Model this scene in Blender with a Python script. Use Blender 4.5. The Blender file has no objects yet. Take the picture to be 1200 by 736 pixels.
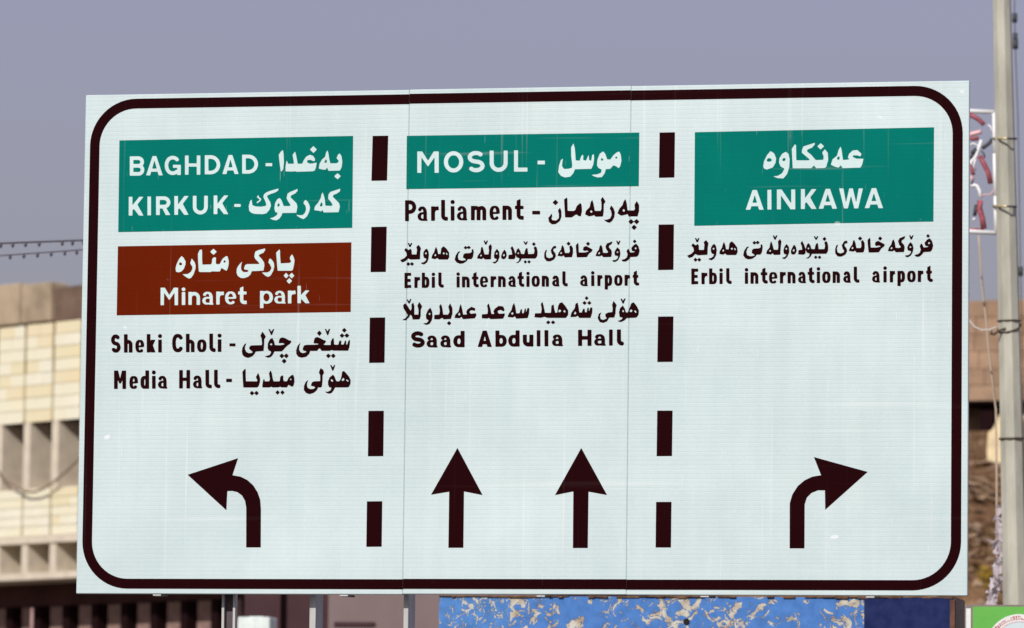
import bpy, bmesh, math, random
from mathutils import Vector, Matrix, noise
from mathutils.geometry import tessellate_polygon
random.seed(7)
S = bpy.context.scene
COL = S.collection

# ------------------------------------------------------------------ camera
SIGN_Z = 3.036                       # height of the sign's lower edge
CAM = Vector((8.64353, -29.62493, SIGN_Z - 1.33556))
RIGHT = Vector((0.9791216, 0.2029308, 0.0118288))
UP = Vector((0.0077383, -0.0953589, 0.9954129))
FWD = Vector((-0.2031279, 0.9745387, 0.0949383))
cam_data = bpy.data.cameras.new('camera')
cam = bpy.data.objects.new('camera', cam_data)
COL.objects.link(cam)
rot = Matrix((RIGHT, UP, -FWD)).transposed().to_4x4()
cam.matrix_world = Matrix.Translation(CAM) @ rot
cam_data.sensor_width = 36.0
cam_data.lens = 6450.0 / 1200.0 * 36.0
cam_data.clip_start = 0.5
cam_data.clip_end = 6000
cam_data.dof.use_dof = True
cam_data.dof.focus_distance = 30.9
cam_data.dof.aperture_fstop = 5.2
S.camera = cam

# ------------------------------------------------------------------ light
CR = Vector((RIGHT.x, RIGHT.y, 0)).normalized()
CF = Vector((FWD.x, FWD.y, 0)).normalized()
SUN_EL = math.radians(33)
SUN_SIDE = math.radians(25)          # sun stands behind the camera, to its left
sun_h = -(CF * math.cos(SUN_SIDE)) - (CR * math.sin(SUN_SIDE))
sun_dir = Vector((sun_h.x * math.cos(SUN_EL), sun_h.y * math.cos(SUN_EL), math.sin(SUN_EL)))
W = bpy.data.worlds.new('World')
S.world = W
W.use_nodes = True
wn = W.node_tree.nodes
wl = W.node_tree.links
bg = wn['Background']
sky = wn.new('ShaderNodeTexSky')
sky.sky_type = 'NISHITA'
sky.sun_disc = False
sky.sun_elevation = SUN_EL
sky.sun_rotation = math.atan2(sun_dir.x, sun_dir.y)
sky.dust_density = 3.0
sky.air_density = 1.0
sky.ozone_density = 2.0
dust = wn.new('ShaderNodeMixRGB')    # dusty lilac-grey air over the city
dust.blend_type = 'MIX'
dust.inputs['Fac'].default_value = 0.75
wtc = wn.new('ShaderNodeTexCoord'); wsep = wn.new('ShaderNodeSeparateXYZ'); wrp = wn.new('ShaderNodeValToRGB')
wl.new(wtc.outputs['Generated'], wsep.inputs['Vector']); wl.new(wsep.outputs['Z'], wrp.inputs['Fac'])
wrp.color_ramp.elements[0].position = .085; wrp.color_ramp.elements[0].color = (3.42, 3.12, 3.65, 1)
wrp.color_ramp.elements[1].position = .165; wrp.color_ramp.elements[1].color = (3.60, 3.38, 4.85, 1)
wl.new(wrp.outputs['Color'], dust.inputs['Color2'])
wl.new(sky.outputs['Color'], dust.inputs['Color1'])
wl.new(dust.outputs['Color'], bg.inputs['Color'])
bg.inputs['Strength'].default_value = 0.095
sun = bpy.data.lights.new('sun', 'SUN')
sun.energy = 3.35
sun.angle = math.radians(0.53)
sun.color = (1.0, 0.96, 0.90)
sun_o = bpy.data.objects.new('sun', sun)
sun_o.rotation_euler = sun_dir.to_track_quat('Z', 'Y').to_euler()
sun_o.location = (0, -20, 60)
COL.objects.link(sun_o)
S.view_settings.view_transform = 'Standard'
S.view_settings.look = 'None'
S.view_settings.gamma = 1
S.view_settings.exposure = 0.0
S.view_settings.use_curve_mapping = False

# ------------------------------------------------------------------ helpers
def ray(px, py):
    return (FWD * 6450.0 + RIGHT * (px - 600.0) - UP * (py - 368.0)) / 6450.0

def at(px, py, Y):
    """the place on the upright plane y = Y that the photograph shows at this pixel"""
    d = ray(px, py)
    return CAM + d * ((Y - CAM.y) / d.y)

def lin(r, g, b):
    f = lambda c: (c / 255 / 12.92) if c / 255 <= .04045 else ((c / 255 + .055) / 1.055) ** 2.4
    return (f(r), f(g), f(b))

def material(name, col, rough=.7, spec=.3, metal=0.0, var=0.0, scale=4.0, col2=None, bump=0.0, bump_scale=30.0, stretch=(1, 1, 1)):
    m = bpy.data.materials.new(name)
    m.use_nodes = True
    n, l = m.node_tree.nodes, m.node_tree.links
    b = n['Principled BSDF']
    b.inputs['Base Color'].default_value = (*col, 1)
    b.inputs['Roughness'].default_value = rough
    b.inputs['Specular IOR Level'].default_value = spec
    b.inputs['Metallic'].default_value = metal
    tc = n.new('ShaderNodeTexCoord')
    mp = n.new('ShaderNodeMapping')
    mp.inputs['Scale'].default_value = stretch
    l.new(tc.outputs['Object'], mp.inputs['Vector'])
    if var or col2:
        t = n.new('ShaderNodeTexNoise')
        t.inputs['Scale'].default_value = scale
        t.inputs['Detail'].default_value = 6
        t.inputs['Roughness'].default_value = .6
        l.new(mp.outputs['Vector'], t.inputs['Vector'])
        r = n.new('ShaderNodeValToRGB')
        r.color_ramp.elements[0].position = .33
        r.color_ramp.elements[1].position = .67
        c2 = col2 if col2 else tuple(min(1, c * (1 + var)) for c in col)
        c1 = tuple(c * (1 - var) for c in col)
        r.color_ramp.elements[0].color = (*c1, 1)
        r.color_ramp.elements[1].color = (*c2, 1)
        l.new(t.outputs['Fac'], r.inputs['Fac'])
        l.new(r.outputs['Color'], b.inputs['Base Color'])
    if bump:
        t2 = n.new('ShaderNodeTexNoise')
        t2.inputs['Scale'].default_value = bump_scale
        t2.inputs['Detail'].default_value = 5
        l.new(mp.outputs['Vector'], t2.inputs['Vector'])
        bp = n.new('ShaderNodeBump')
        bp.inputs['Strength'].default_value = .6
        bp.inputs['Distance'].default_value = bump
        l.new(t2.outputs['Fac'], bp.inputs['Height'])
        l.new(bp.outputs['Normal'], b.inputs['Normal'])
    return m

def link(o, parent=None):
    COL.objects.link(o)
    if parent:
        o.parent = parent
    return o

def tag(o, label=None, cat=None, group=None, kind=None):
    if label: o['label'] = label
    if cat: o['category'] = cat
    if group: o['group'] = group
    if kind: o['kind'] = kind
    return o

def empty(name, loc, rz=0.0):
    o = bpy.data.objects.new(name, None)
    o.location = loc
    o.rotation_euler = (0, 0, rz)
    o.empty_display_size = .3
    COL.objects.link(o)
    return o

def from_py(name, vs, fs, mat, parent=None, smooth=False):
    me = bpy.data.meshes.new(name)
    me.from_pydata([tuple(v) for v in vs], [], fs)
    me.update()
    if smooth:
        for p in me.polygons: p.use_smooth = True
    me.materials.append(mat)
    return link(bpy.data.objects.new(name, me), parent)

def box_data(x0, x1, y0, y1, z0, z1, bev=0.0):
    bm = bmesh.new()
    bmesh.ops.create_cube(bm, size=1)
    for v in bm.verts:
        v.co = Vector((x0 + (v.co.x + .5) * (x1 - x0), y0 + (v.co.y + .5) * (y1 - y0), z0 + (v.co.z + .5) * (z1 - z0)))
    if bev:
        bmesh.ops.bevel(bm, geom=bm.edges[:], offset=bev, segments=1, affect='EDGES')
    return bm

def finish(name, bm, mat, parent=None, smooth=False):
    me = bpy.data.meshes.new(name)
    bmesh.ops.recalc_face_normals(bm, faces=bm.faces[:])
    bm.to_mesh(me); bm.free()
    if smooth:
        for p in me.polygons: p.use_smooth = True
    me.materials.append(mat)
    return link(bpy.data.objects.new(name, me), parent)

def box(name, x0, x1, y0, y1, z0, z1, mat, parent=None, bev=0.0):
    return finish(name, box_data(x0, x1, y0, y1, z0, z1, bev), mat, parent)

def merge(bm, other):
    me = bpy.data.meshes.new('tmp'); other.to_mesh(me); other.free(); bm.from_mesh(me); bpy.data.meshes.remove(me)

def tube_into(bm, pts, r, seg=8, r2=None, jitter=0.0, cap=True):
    rings = []
    n = len(pts)
    for i, p in enumerate(pts):
        p = Vector(p)
        t = (Vector(pts[min(i + 1, n - 1)]) - Vector(pts[max(i - 1, 0)])).normalized()
        a = t.cross(Vector((0, 0, 1)))
        if a.length < .1: a = t.cross(Vector((0, 1, 0)))
        a.normalize(); b = t.cross(a).normalized()
        rr = r if r2 is None else r + (r2 - r) * i / (n - 1)
        ring = []
        for k in range(seg):
            w = 2 * math.pi * (k + .5) / seg
            q = rr * (1 + random.uniform(-jitter, jitter))
            ring.append(bm.verts.new(p + a * (q * math.cos(w)) + b * (q * math.sin(w))))
        rings.append(ring)
    for a, b in zip(rings, rings[1:]):
        for k in range(seg):
            bm.faces.new((a[k], a[(k + 1) % seg], b[(k + 1) % seg], b[k]))
    if cap:
        bm.faces.new(rings[0][::-1]); bm.faces.new(rings[-1])

def tube(name, pts, r, mat, parent=None, seg=8, r2=None, jitter=0.0, smooth=True):
    bm = bmesh.new(); tube_into(bm, pts, r, seg, r2, jitter)
    return finish(name, bm, mat, parent, smooth)

def copy_of(o, loc=None, parent=None):
    c = o.copy(); COL.objects.link(c)
    c.parent = parent if parent else o.parent
    if loc is not None: c.location = loc
    return c

# outlines of the lettering on the sign, in half-millimetres from its lower left corner (first point, then steps)
TEXT = {
 'baghdad_latin': [["1835,4916 70,-1 16,-1 18,-4 17,-7 14,-9 14,-12 11,-13 9,-13 4,-9 7,-21 2,-18 -1,-19 -6,-20 -4,-11 -6,-10 -11,-13 -16,-15 -13,-7 -13,-5 -24,-6 -17,-1 -63,1 -6,1 -1,6 -4,200 1,5","1879,4875 -4,-2 -1,-5 3,-123 2,-2 3,-1 22,-1 15,2 13,3 13,6 10,8 9,10 6,10 4,13 2,13 -2,14 -4,11 -6,12 -7,9 -9,8 -11,7 -10,4 -11,3 -13,1"],
  ["1677,4914 37,0 3,-1 3,-2 72,-206 1,-4 -2,-2 -37,0 -5,1 -3,4 -10,32 -3,3 -6,1 -60,0 -4,-5 -8,-29 -2,-5 -5,-1 -34,1 -5,1 0,6 57,177 8,25","1697,4857 -4,-8 -17,-71 1,-2 4,-1 39,0 3,1 0,3 -2,10 -19,63 -2,5"],
  ["1402,4915 71,0 14,-2 16,-4 18,-8 12,-7 8,-7 16,-16 9,-14 8,-17 5,-19 2,-19 -2,-14 -3,-13 -7,-19 -11,-17 -8,-9 -9,-7 -18,-12 -19,-7 -21,-4 -16,-1 -57,1 -4,0 -2,2 -4,206 0,5","1447,4874 -4,-2 -1,-5 3,-124 4,-3 15,-1 17,2 11,2 11,4 11,7 11,11 7,11 5,12 2,15 -1,14 -3,10 -6,12 -7,11 -9,8 -12,8 -12,5 -13,3"],
  ["1173,4915 34,0 3,0 2,-2 2,-83 2,-4 7,-1 77,-1 6,0 2,3 0,4 0,81 1,1 4,1 30,-1 4,-1 2,-6 3,-202 -1,-6 -4,-1 -31,0 -3,1 -2,1 -2,83 -2,5 -7,1 -77,1 -6,-1 -2,-2 -1,-4 1,-81 -2,-2 -4,-1 -29,1 -5,1 -1,6 -4,203 1,4"],
  ["1017,4914 23,-1 14,-3 14,-5 15,-10 8,-8 9,-10 1,-5 -2,-9 -4,-6 -6,-4 -7,-2 -12,0 -10,11 -7,5 -9,4 -9,2 -11,0 -10,-2 -8,-3 -8,-7 -6,-7 -6,-9 -4,-11 -3,-13 -1,-11 1,-13 3,-15 5,-13 9,-14 8,-8 7,-4 9,-4 11,-1 16,2 11,6 11,9 9,0 3,1 2,4 0,13 -2,4 -4,1 -38,1 -4,1 -2,6 0,21 1,4 6,2 81,-2 2,-2 1,-4 2,-102 -1,-5 -2,-2 -36,1 -2,2 -2,8 -2,2 -19,-7 -17,-4 -12,-1 -15,1 -14,4 -17,7 -13,10 -12,13 -11,17 -5,11 -5,14 -4,27 1,27 3,17 4,11 11,21 8,10 12,11 19,10 11,4"],
  ["796,4914 37,0 3,-1 3,-3 75,-209 1,-4 -1,-2 -37,0 -6,1 -3,3 -10,34 -4,3 -6,1 -64,0 -4,-4 -9,-32 -2,-4 -5,-1 -34,1 -5,1 0,6 47,144 20,62","816,4857 -2,-1 -2,-7 -19,-73 1,-2 4,-2 43,0 3,2 0,5 -23,74 -3,4"],
  ["531,4914 99,0 13,-2 14,-5 10,-6 8,-6 8,-9 6,-9 4,-11 3,-18 -2,-16 -5,-11 -6,-11 -1,-4 11,-15 5,-11 2,-8 1,-15 -2,-14 -5,-15 -8,-11 -8,-7 -7,-5 -14,-7 -16,-3 -102,1 -5,2 -1,6 -4,204 0,4","576,4873 -4,-2 -1,-4 1,-33 1,-4 3,-2 58,-1 11,5 4,4 3,5 2,9 -3,10 -5,6 -8,5 -10,2","577,4786 -3,-2 -1,-4 1,-37 1,-4 2,-2 62,-1 11,5 7,9 2,10 -1,9 -5,7 -8,7 -14,3"],
  ["2106,4817 72,-1 2,-2 0,-3 0,-27 -2,-2 -4,0 -67,1 -2,2 -1,5 0,23"]],
 'baghdad_kurdish': [["2649,4999 3,0 4,-2 32,-31 2,-4 -3,-5 -30,-30 -4,-2 -3,1 -3,3 -31,30 -2,4 2,4"],
  ["2297,4960 3,1 2,-3 7,-35 6,-101 -6,-70 -3,-7 -13,-20 -3,-4 -2,0 -7,5 -3,7 -13,89 -11,84 3,7 20,30"],
  ["2810,4949 2,-1 2,-1 10,-25 13,-76 10,-36 1,-3 3,-2 62,-1 23,8 3,6 4,13 0,4 -2,3 -20,20 -1,4 12,34 5,7 12,9 4,2 4,-3 16,-24 3,-9 9,-54 0,-10 -6,-53 -17,-34 -3,-4 -12,-1 -115,-1 -5,3 -12,29 -4,3 -3,-2 -9,-16 -5,-3 -33,1 -37,10 -6,3 0,6 6,42 2,6 27,47 29,23 4,4 11,46","2796,4849 -4,-5 -14,-25 1,-3 9,-4 15,0 3,2 1,3 2,15 -1,6 -8,10"],
  ["2439,4940 2,0 2,-3 10,-32 20,-93 2,-5 3,-2 42,-1 6,2 3,4 15,37 24,33 4,4 31,16 7,3 5,0 29,-10 5,-2 23,-35 -2,-17 -1,-5 -4,-1 -13,-1 -25,13 -25,2 -7,-1 -11,-7 -3,-3 -1,-4 3,-11 2,-4 29,-13 36,3 33,8 4,-1 2,-2 2,-3 0,-4 -7,-45 -15,-35 -4,-2 -23,-5 -160,-3 -26,1 -12,7 -12,-4 -5,-1 -66,2 -21,1 -3,1 -1,5 -2,45 8,54 3,7 3,6 2,0 1,-1 9,-26 4,-5 5,-1 54,0 4,0 2,2 1,7 -16,90 5,9"],
  ["2931,4691 3,0 4,-2 29,-26 3,-5 -2,-3 -23,-21 -8,-7 -3,-1 -3,1 -23,20 -11,12 3,5"]],
 'kirkuk_latin': [["1513,4460 35,0 3,0 2,-2 2,-82 1,-5 2,-1 5,4 67,84 7,1 35,0 4,-2 -1,-5 -59,-74 -3,-6 4,-10 62,-107 2,-3 -1,-3 -4,-1 -38,1 -7,1 -54,68 -2,2 -3,1 -4,-1 -8,-7 -4,-5 1,-52 -1,-5 -7,-1 -29,0 -5,2 -1,5 -3,197 0,4"],
  ["1272,4459 35,0 3,0 2,-2 2,-126 2,-9 5,-11 9,-11 7,-5 7,-3 15,-3 15,2 7,3 7,5 9,11 4,11 1,9 -1,126 2,2 3,0 31,0 4,-2 2,-6 2,-118 -1,-16 -4,-14 -9,-17 -10,-13 -11,-9 -13,-7 -20,-7 -14,-1 -18,1 -21,7 -14,8 -12,9 -10,12 -6,10 -5,11 -3,12 -2,11 -2,125 0,3"],
  ["1057,4459 35,0 3,0 2,-2 2,-81 1,-4 2,-2 3,1 3,3 63,83 8,1 34,0 5,-2 -3,-6 -57,-75 -2,-6 4,-9 61,-109 1,-3 0,-1 -5,-1 -38,0 -7,2 -51,68 -3,2 -3,1 -11,-9 -3,-5 0,-52 -1,-4 -6,-2 -30,1 -4,1 -1,6 -4,197 1,5"],
  ["845,4458 93,-1 14,-1 15,-6 13,-6 16,-16 7,-11 6,-16 2,-14 -2,-16 -6,-14 -8,-12 -10,-9 -16,-10 -2,-4 2,-4 40,-67 1,-3 -1,-2 -44,0 -6,1 -36,69 -5,4 -6,1 -18,0 -3,-1 -2,-2 1,-65 -2,-5 -6,-1 -30,0 -4,2 -1,5 -4,197 1,5","891,4417 -3,-2 -1,-5 0,-41 3,-6 6,-1 48,0 13,6 5,4 4,5 2,9 -1,11 -5,7 -10,8 -7,3 -11,2"],
  ["745,4457 35,0 3,-1 1,-2 4,-203 0,-4 -3,-2 -34,0 -3,1 -1,3 -4,201 0,5"],
  ["528,4457 35,0 3,-1 2,-2 2,-82 1,-4 1,-2 3,1 4,4 67,83 5,2 35,-1 5,0 2,-1 -1,-4 -61,-77 -2,-5 4,-9 65,-111 1,-2 -1,-2 -5,-1 -38,1 -7,1 -55,69 -5,3 -7,-3 -7,-6 -2,-4 0,-53 -1,-5 -6,-1 -30,0 -4,1 -2,6 -3,198 0,5"],
  ["1753,4361 68,-1 2,-2 1,-2 0,-25 -2,-2 -4,-1 -64,1 -2,2 -1,5 0,21"]],
 'kirkuk_kurdish': [["2252,4528 4,0 2,-2 -6,-19 -4,-4 -21,-13 -13,-6 -50,-16 -33,-16 -4,-3 0,-5 4,-11 34,-56 9,-38 -17,-48 -32,-36 -9,-4 -37,-8 -95,5 -39,15 -20,19 -2,8 -5,43 13,54 3,5 13,15 2,0 2,-4 8,-54 3,-4 3,-2 27,-11 64,-5 51,7 5,3 6,7 2,4 0,3 -12,38 -24,46 2,9 5,20 2,4 29,21 6,3 54,18"],
  ["2961,4517 4,0 1,-3 -3,-23 -2,-4 -32,-22 -38,-15 -4,-6 -5,-13 3,-5 66,-65 5,-6 8,-31 1,-6 -11,-53 -3,-8 -4,-1 -20,-1 -141,-1 -5,2 -11,20 -3,4 -4,-1 -10,-11 -3,-1 -32,8 -40,5 -5,2 0,5 6,35 37,42 22,40 7,14 8,38 11,22 2,0 2,-3 15,-41 10,-45 5,-50 2,-7 3,-2 11,-1 50,-2 16,6 2,2 0,2 -19,33 -33,38 2,40 2,9 16,22 4,4","2751,4368 -4,-4 -12,-31 2,-6 6,-5 4,-1 11,2 5,3 2,5 3,17 -1,4 -2,4 -10,10"],
  ["2472,4520 5,1 1,-3 -2,-17 -2,-6 -26,-25 -41,-19 -4,-5 -6,-14 3,-6 63,-61 4,-6 10,-29 1,-6 -9,-57 -2,-11 -4,-1 -27,-1 -97,0 -31,-1 -4,-5 -8,-26 -23,-31 -5,-4 -29,-15 -6,0 -33,6 -31,14 -2,2 3,2 35,10 33,21 6,7 7,16 0,5 -2,2 -21,8 -4,3 -11,42 9,56 23,42 24,13 4,0 3,-3 18,-20 14,-33 10,-29 3,-4 58,-2 8,2 12,7 1,2 -1,3 -25,35 -21,38 0,7 9,44 5,5 25,16","2260,4364 -4,-4 -9,-16 -1,-4 3,-8 3,-4 5,-1 8,-1 3,1 2,2 5,17 -1,4 -9,12 -3,2"],
  ["2023,4455 4,-1 7,-5 0,-3 -3,-7 1,-3 9,-7 16,-8 2,-4 1,-5 -4,-13 -4,-6 -32,-24 -5,-2 -3,2 -4,5 0,3 1,2 30,23 4,6 -2,4 -9,5 -14,10 -6,7 0,4 1,3 8,12"],
  ["2568,4396 3,0 3,-1 16,-12 5,-6 18,-30 9,-30 1,-5 -7,-46 -24,-49 -6,-7 -30,-25 -3,-2 -3,0 -32,11 -35,22 -13,14 1,1 3,1 31,-6 36,2 5,4 21,21 11,39 0,8 -8,34 -22,26 -1,4 8,21"]],
 'minaret_latin': [["2495,3435 32,0 3,-1 2,-2 2,-90 0,-4 2,-2 3,0 3,3 42,43 5,1 34,-1 5,-1 -3,-6 -38,-42 -1,-5 46,-83 1,-3 0,-2 -4,-1 -35,0 -7,1 -41,41 -6,3 -4,-2 -1,-2 0,-35 -1,-4 -6,-1 -27,0 -4,2 -1,5 -3,181 1,5"],
  ["1867,3432 3,-1 1,-3 1,-44 1,-5 5,-2 27,-1 2,-1 1,-2 1,-24 -1,-4 -4,-1 -27,-1 -3,-2 -1,-5 1,-50 1,-6 2,-4 5,-2 26,-1 3,-2 1,-4 1,-27 -1,-4 -3,-1 -25,0 -14,2 -13,6 -11,10 -8,12 -3,16 -2,60 -4,3 -15,1 -2,3 0,27 3,2 13,0 4,3 1,36 3,2"],
  ["1175,3427 8,1 8,-3 7,-5 4,-9 1,-8 -3,-8 -6,-6 -8,-3 -8,0 -8,3 -6,5 -4,7 -1,9 2,7 6,6"],
  ["917,3427 41,1 6,-2 48,-75 4,-4 3,1 3,3 45,74 8,2 36,-1 4,-1 2,-6 3,-182 -2,-7 -4,-1 -28,1 -3,0 -2,2 -3,126 -1,5 -2,2 -2,0 -2,-3 -48,-68 -4,-4 -3,1 -3,3 -51,70 -3,2 -2,0 -1,-7 1,-126 -2,-2 -4,0 -27,0 -5,1 -1,6 -3,183 0,5"],
  ["2387,3382 32,0 13,-3 34,3 3,-1 1,-3 3,-26 -1,-7 -6,-2 -27,-2 -4,-4 -10,-15 1,-78 -1,-4 -3,-1 -31,0 -3,1 -1,3 -3,133 1,4"],
  ["2280,3381 18,0 18,-5 13,-8 7,-7 5,-7 5,-11 5,-20 1,-65 1,-4 5,-4 1,-2 1,-7 -2,-3 -36,0 -9,2 -32,-1 -14,1 -8,3 -9,4 -8,7 -6,9 -4,8 -2,7 1,13 5,12 8,10 7,5 13,5 10,1 34,0 3,1 2,2 -2,11 -4,9 -6,7 -9,5 -6,0 -6,-3 -6,-6 -6,-11 -7,-4 -6,-1 -6,1 -4,2 -4,5 -3,8 0,4 3,5 7,8 7,6 9,4","2282,3305 -5,-2 -4,-3 -6,-10 0,-13 4,-10 6,-6 6,-2 23,0 8,2 2,2 0,4 0,31 -1,4 -6,3"],
  ["2066,3381 32,0 9,-4 21,4 20,0 14,-3 8,-3 15,-8 12,-11 10,-16 5,-17 2,-18 -1,-12 -3,-11 -7,-14 -6,-10 -7,-6 -14,-9 -10,-3 -10,-2 -19,-2 -16,3 -11,2 -4,-1 -1,-5 1,-42 -1,-3 -2,-1 -32,0 -3,1 -1,3 -3,182 0,4","2134,3354 -7,-2 -6,-3 -5,-5 -4,-5 -7,-16 -1,-18 4,-16 8,-13 6,-6 6,-4 14,-2 7,1 6,3 7,5 5,7 6,14 1,10 0,9 -4,16 -4,9 -5,6 -12,8 -7,2"],
  ["1712,3378 27,0 11,-3 11,-5 10,-8 8,-10 6,-12 4,-13 2,-14 0,-8 -2,-3 -9,-5 -7,-1 -67,0 -5,-2 0,-7 5,-14 7,-9 8,-5 7,-2 7,2 15,13 11,0 5,-2 3,-4 4,-10 0,-3 -1,-3 -5,-4 -7,-5 -16,-6 -15,-1 -15,1 -10,3 -10,5 -10,7 -8,10 -7,11 -4,15 -3,14 0,14 3,18 5,15 8,12 9,9 11,7","1725,3356 -9,-3 -9,-9 -6,-14 -2,-9 1,-4 1,-2 4,0 47,0 2,4 -1,5 -3,10 -5,10 -10,9 -5,3"],
  ["1562,3379 32,0 10,-4 37,3 4,-2 2,-2 2,-27 -1,-6 -3,-2 -21,-1 -9,-1 -4,-4 -10,-15 -1,-7 1,-73 -1,-3 -2,-2 -32,0 -3,2 -1,2 -3,136 1,4"],
  ["1447,3377 21,0 17,-4 14,-9 7,-8 5,-7 4,-10 5,-19 1,-68 1,-3 5,-4 1,-3 1,-7 -2,-3 -36,0 -12,3 -31,-1 -11,2 -8,2 -9,5 -7,6 -7,8 -4,12 -2,8 1,9 5,12 7,9 9,7 13,4 10,2 32,0 3,1 1,2 -1,9 -4,11 -7,8 -7,4 -6,-1 -6,-3 -6,-6 -6,-10 -7,-4 -6,-1 -4,1 -5,2 -5,5 -3,6 0,5 3,6 5,7 8,6 9,5","1454,3300 -5,-1 -5,-3 -6,-10 -1,-14 4,-9 5,-6 8,-3 25,0 4,1 2,3 0,3 0,32 -1,5 -6,2"],
  ["1240,3377 33,0 9,-3 15,3 20,-1 10,-3 11,-5 10,-7 9,-8 6,-9 5,-10 5,-18 1,-79 -1,-5 -4,-1 -29,0 -3,1 -2,2 -1,77 -1,6 -4,8 -6,7 -8,5 -9,1 -10,-1 -8,-5 -6,-7 -3,-7 -1,-7 1,-77 -2,-2 -4,0 -27,0 -5,2 -1,5 -2,131 0,5"],
  ["1164,3376 33,0 3,-1 1,-2 3,-136 -1,-4 -3,-2 -31,0 -3,1 -2,2 -2,137 0,3"]],
 'minaret_kurdish': [["2108,3856 4,0 2,-2 2,-12 -18,-30 -5,-3 -43,-19 -3,-4 -4,-9 1,-3 2,-3 33,-33 24,-35 3,-6 3,-31 -8,-51 -2,-5 -4,-1 -128,-5 -3,-2 -1,-3 -10,-28 -25,-26 -10,-5 -39,-13 -30,1 -10,2 -31,20 -4,5 -14,31 2,43 2,7 16,32 27,30 12,10 3,2 1,-1 -8,-21 -5,-35 3,-29 2,-8 19,-16 8,-6 35,0 7,1 12,10 1,4 -4,5 -7,4 -34,6 -3,2 -2,3 -1,6 0,4 12,35 6,3 19,7 129,-1 6,2 2,4 -4,9 -42,42 -12,27 0,6 9,47 5,5 30,14"],
  ["1518,3859 4,-1 12,-11 19,-17 2,-4 -3,-5 -25,-24 -7,-4 -3,1 -12,11 -19,17 -2,3 2,4 8,9 21,19"],
  ["1379,3853 3,1 2,-2 1,-5 3,-25 1,-70 4,-61 1,-5 4,-3 11,0 60,1 22,1 4,1 3,4 7,22 1,32 18,19 5,2 16,-4 4,-3 1,-8 -2,-46 0,-5 2,-3 9,-9 4,-2 31,2 4,5 12,26 19,31 37,27 5,0 11,-4 3,-5 12,-44 1,-37 -12,-52 -11,-21 -2,-1 -4,1 -25,14 -20,13 -4,1 -4,-1 -7,-7 -11,-26 -5,-3 -66,1 -17,3 -17,-8 -7,-1 -118,1 -4,1 -4,2 -5,6 -2,5 -7,82 -6,107 4,11 14,30 5,4","1648,3728 -4,-2 -6,-8 -2,-5 4,-7 6,-4 4,0 6,2 4,3 2,3 -1,8 0,4 -2,3 -7,3"],
  ["2276,3843 2,0 2,-1 4,-6 2,-4 3,-74 6,-63 1,-4 2,-2 11,-1 78,4 16,1 11,12 2,5 -2,5 -13,22 3,25 17,22 3,3 3,-2 10,-15 5,-10 12,-35 1,-5 -6,-51 -11,-50 -3,-5 -10,-8 -7,-1 -149,1 -5,1 -2,2 -8,76 -11,120 1,4 4,6"],
  ["1151,3781 4,-1 19,-17 24,-39 2,-7 -3,-36 -17,-43 -25,-28 -6,-3 -27,-8 -22,3 -5,3 -6,7 -4,29 0,7 11,45 30,60","1134,3711 -4,-3 -7,-11 0,-4 1,-6 5,-5 8,-5 16,2 2,3 4,9 1,4 -2,3 -12,12"],
  ["2174,3742 4,0 3,-1 17,-17 20,-30 2,-13 3,-29 -10,-45 -26,-47 -4,-5 -19,-13 -6,-4 -3,-1 -32,14 -34,30 -3,4 -1,2 4,1 51,0 7,1 25,12 15,23 2,8 0,12 -2,5 -15,30 -15,17 -2,4 8,35 3,3"],
  ["1266,3749 4,0 7,-5 27,-33 12,-36 -1,-34 -3,-13 -16,-47 -3,-7 -24,-35 -21,-11 -6,-1 -32,16 -37,29 -4,5 3,1 27,-1 30,3 31,21 5,6 13,26 1,7 -1,22 -21,30 -2,5 0,15 9,16 1,16"],
  ["2360,3581 2,0 4,-4 23,-26 -1,-3 -4,-4 -15,-18 -7,-5 -3,1 -5,5 -17,18 -4,6 1,3 5,5 16,19"],
  ["2424,3581 3,-1 5,-5 15,-16 7,-8 -1,-3 -3,-5 -21,-22 -3,-1 -3,1 -13,13 -11,12 -3,4 4,7"],
  ["2397,3521 2,0 3,-2 25,-25 2,-3 -1,-3 -10,-11 -15,-15 -4,-2 -4,1 -24,24 -3,5 2,4"]],
 'sheki_choli_latin': [["1601,2907 10,-1 8,-3 7,-7 3,-9 0,-8 -4,-8 -7,-6 -9,-4 -9,1 -9,4 -6,7 -3,9 0,9 4,8 7,6"],
  ["1490,2907 4,1 31,0 3,-2 2,-2 3,-150 2,-6 4,-3 18,-3 7,-13 1,-6 -1,-7 -5,-12 -3,-3 -13,0 -10,1 -8,3 -10,5 -8,6 -6,6 -5,9 -3,7 -3,18 -3,144 1,5"],
  ["1219,2907 4,1 30,0 5,-2 1,-5 1,-52 2,-4 2,-2 16,-2 13,-5 14,-12 7,-11 3,-8 2,-11 1,-87 0,-4 -3,-2 -34,0 -3,1 -2,2 -3,89 -2,5 -5,3 -5,-3 -1,-5 0,-89 -2,-2 -6,-1 -28,0 -4,1 -1,2 -5,196 1,5"],
  ["1112,2907 12,1 13,-2 16,-5 9,-7 8,-9 8,-11 3,-10 0,-4 -6,-10 -5,-4 -7,-2 -8,0 -11,4 -2,2 -7,11 -4,3 -4,1 -7,0 -6,-2 -4,-4 -3,-9 -3,-12 -2,-16 1,-33 4,-26 6,-14 3,-4 4,-1 6,-1 6,1 6,4 7,12 10,4 6,0 8,-2 6,-3 4,-5 4,-9 -1,-6 -6,-12 -5,-7 -8,-8 -7,-5 -7,-3 -8,-2 -12,-1 -18,1 -11,4 -11,7 -11,11 -8,13 -4,13 -4,16 -2,20 -1,35 1,14 3,22 5,14 6,12 10,12 13,8 8,3"],
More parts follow.
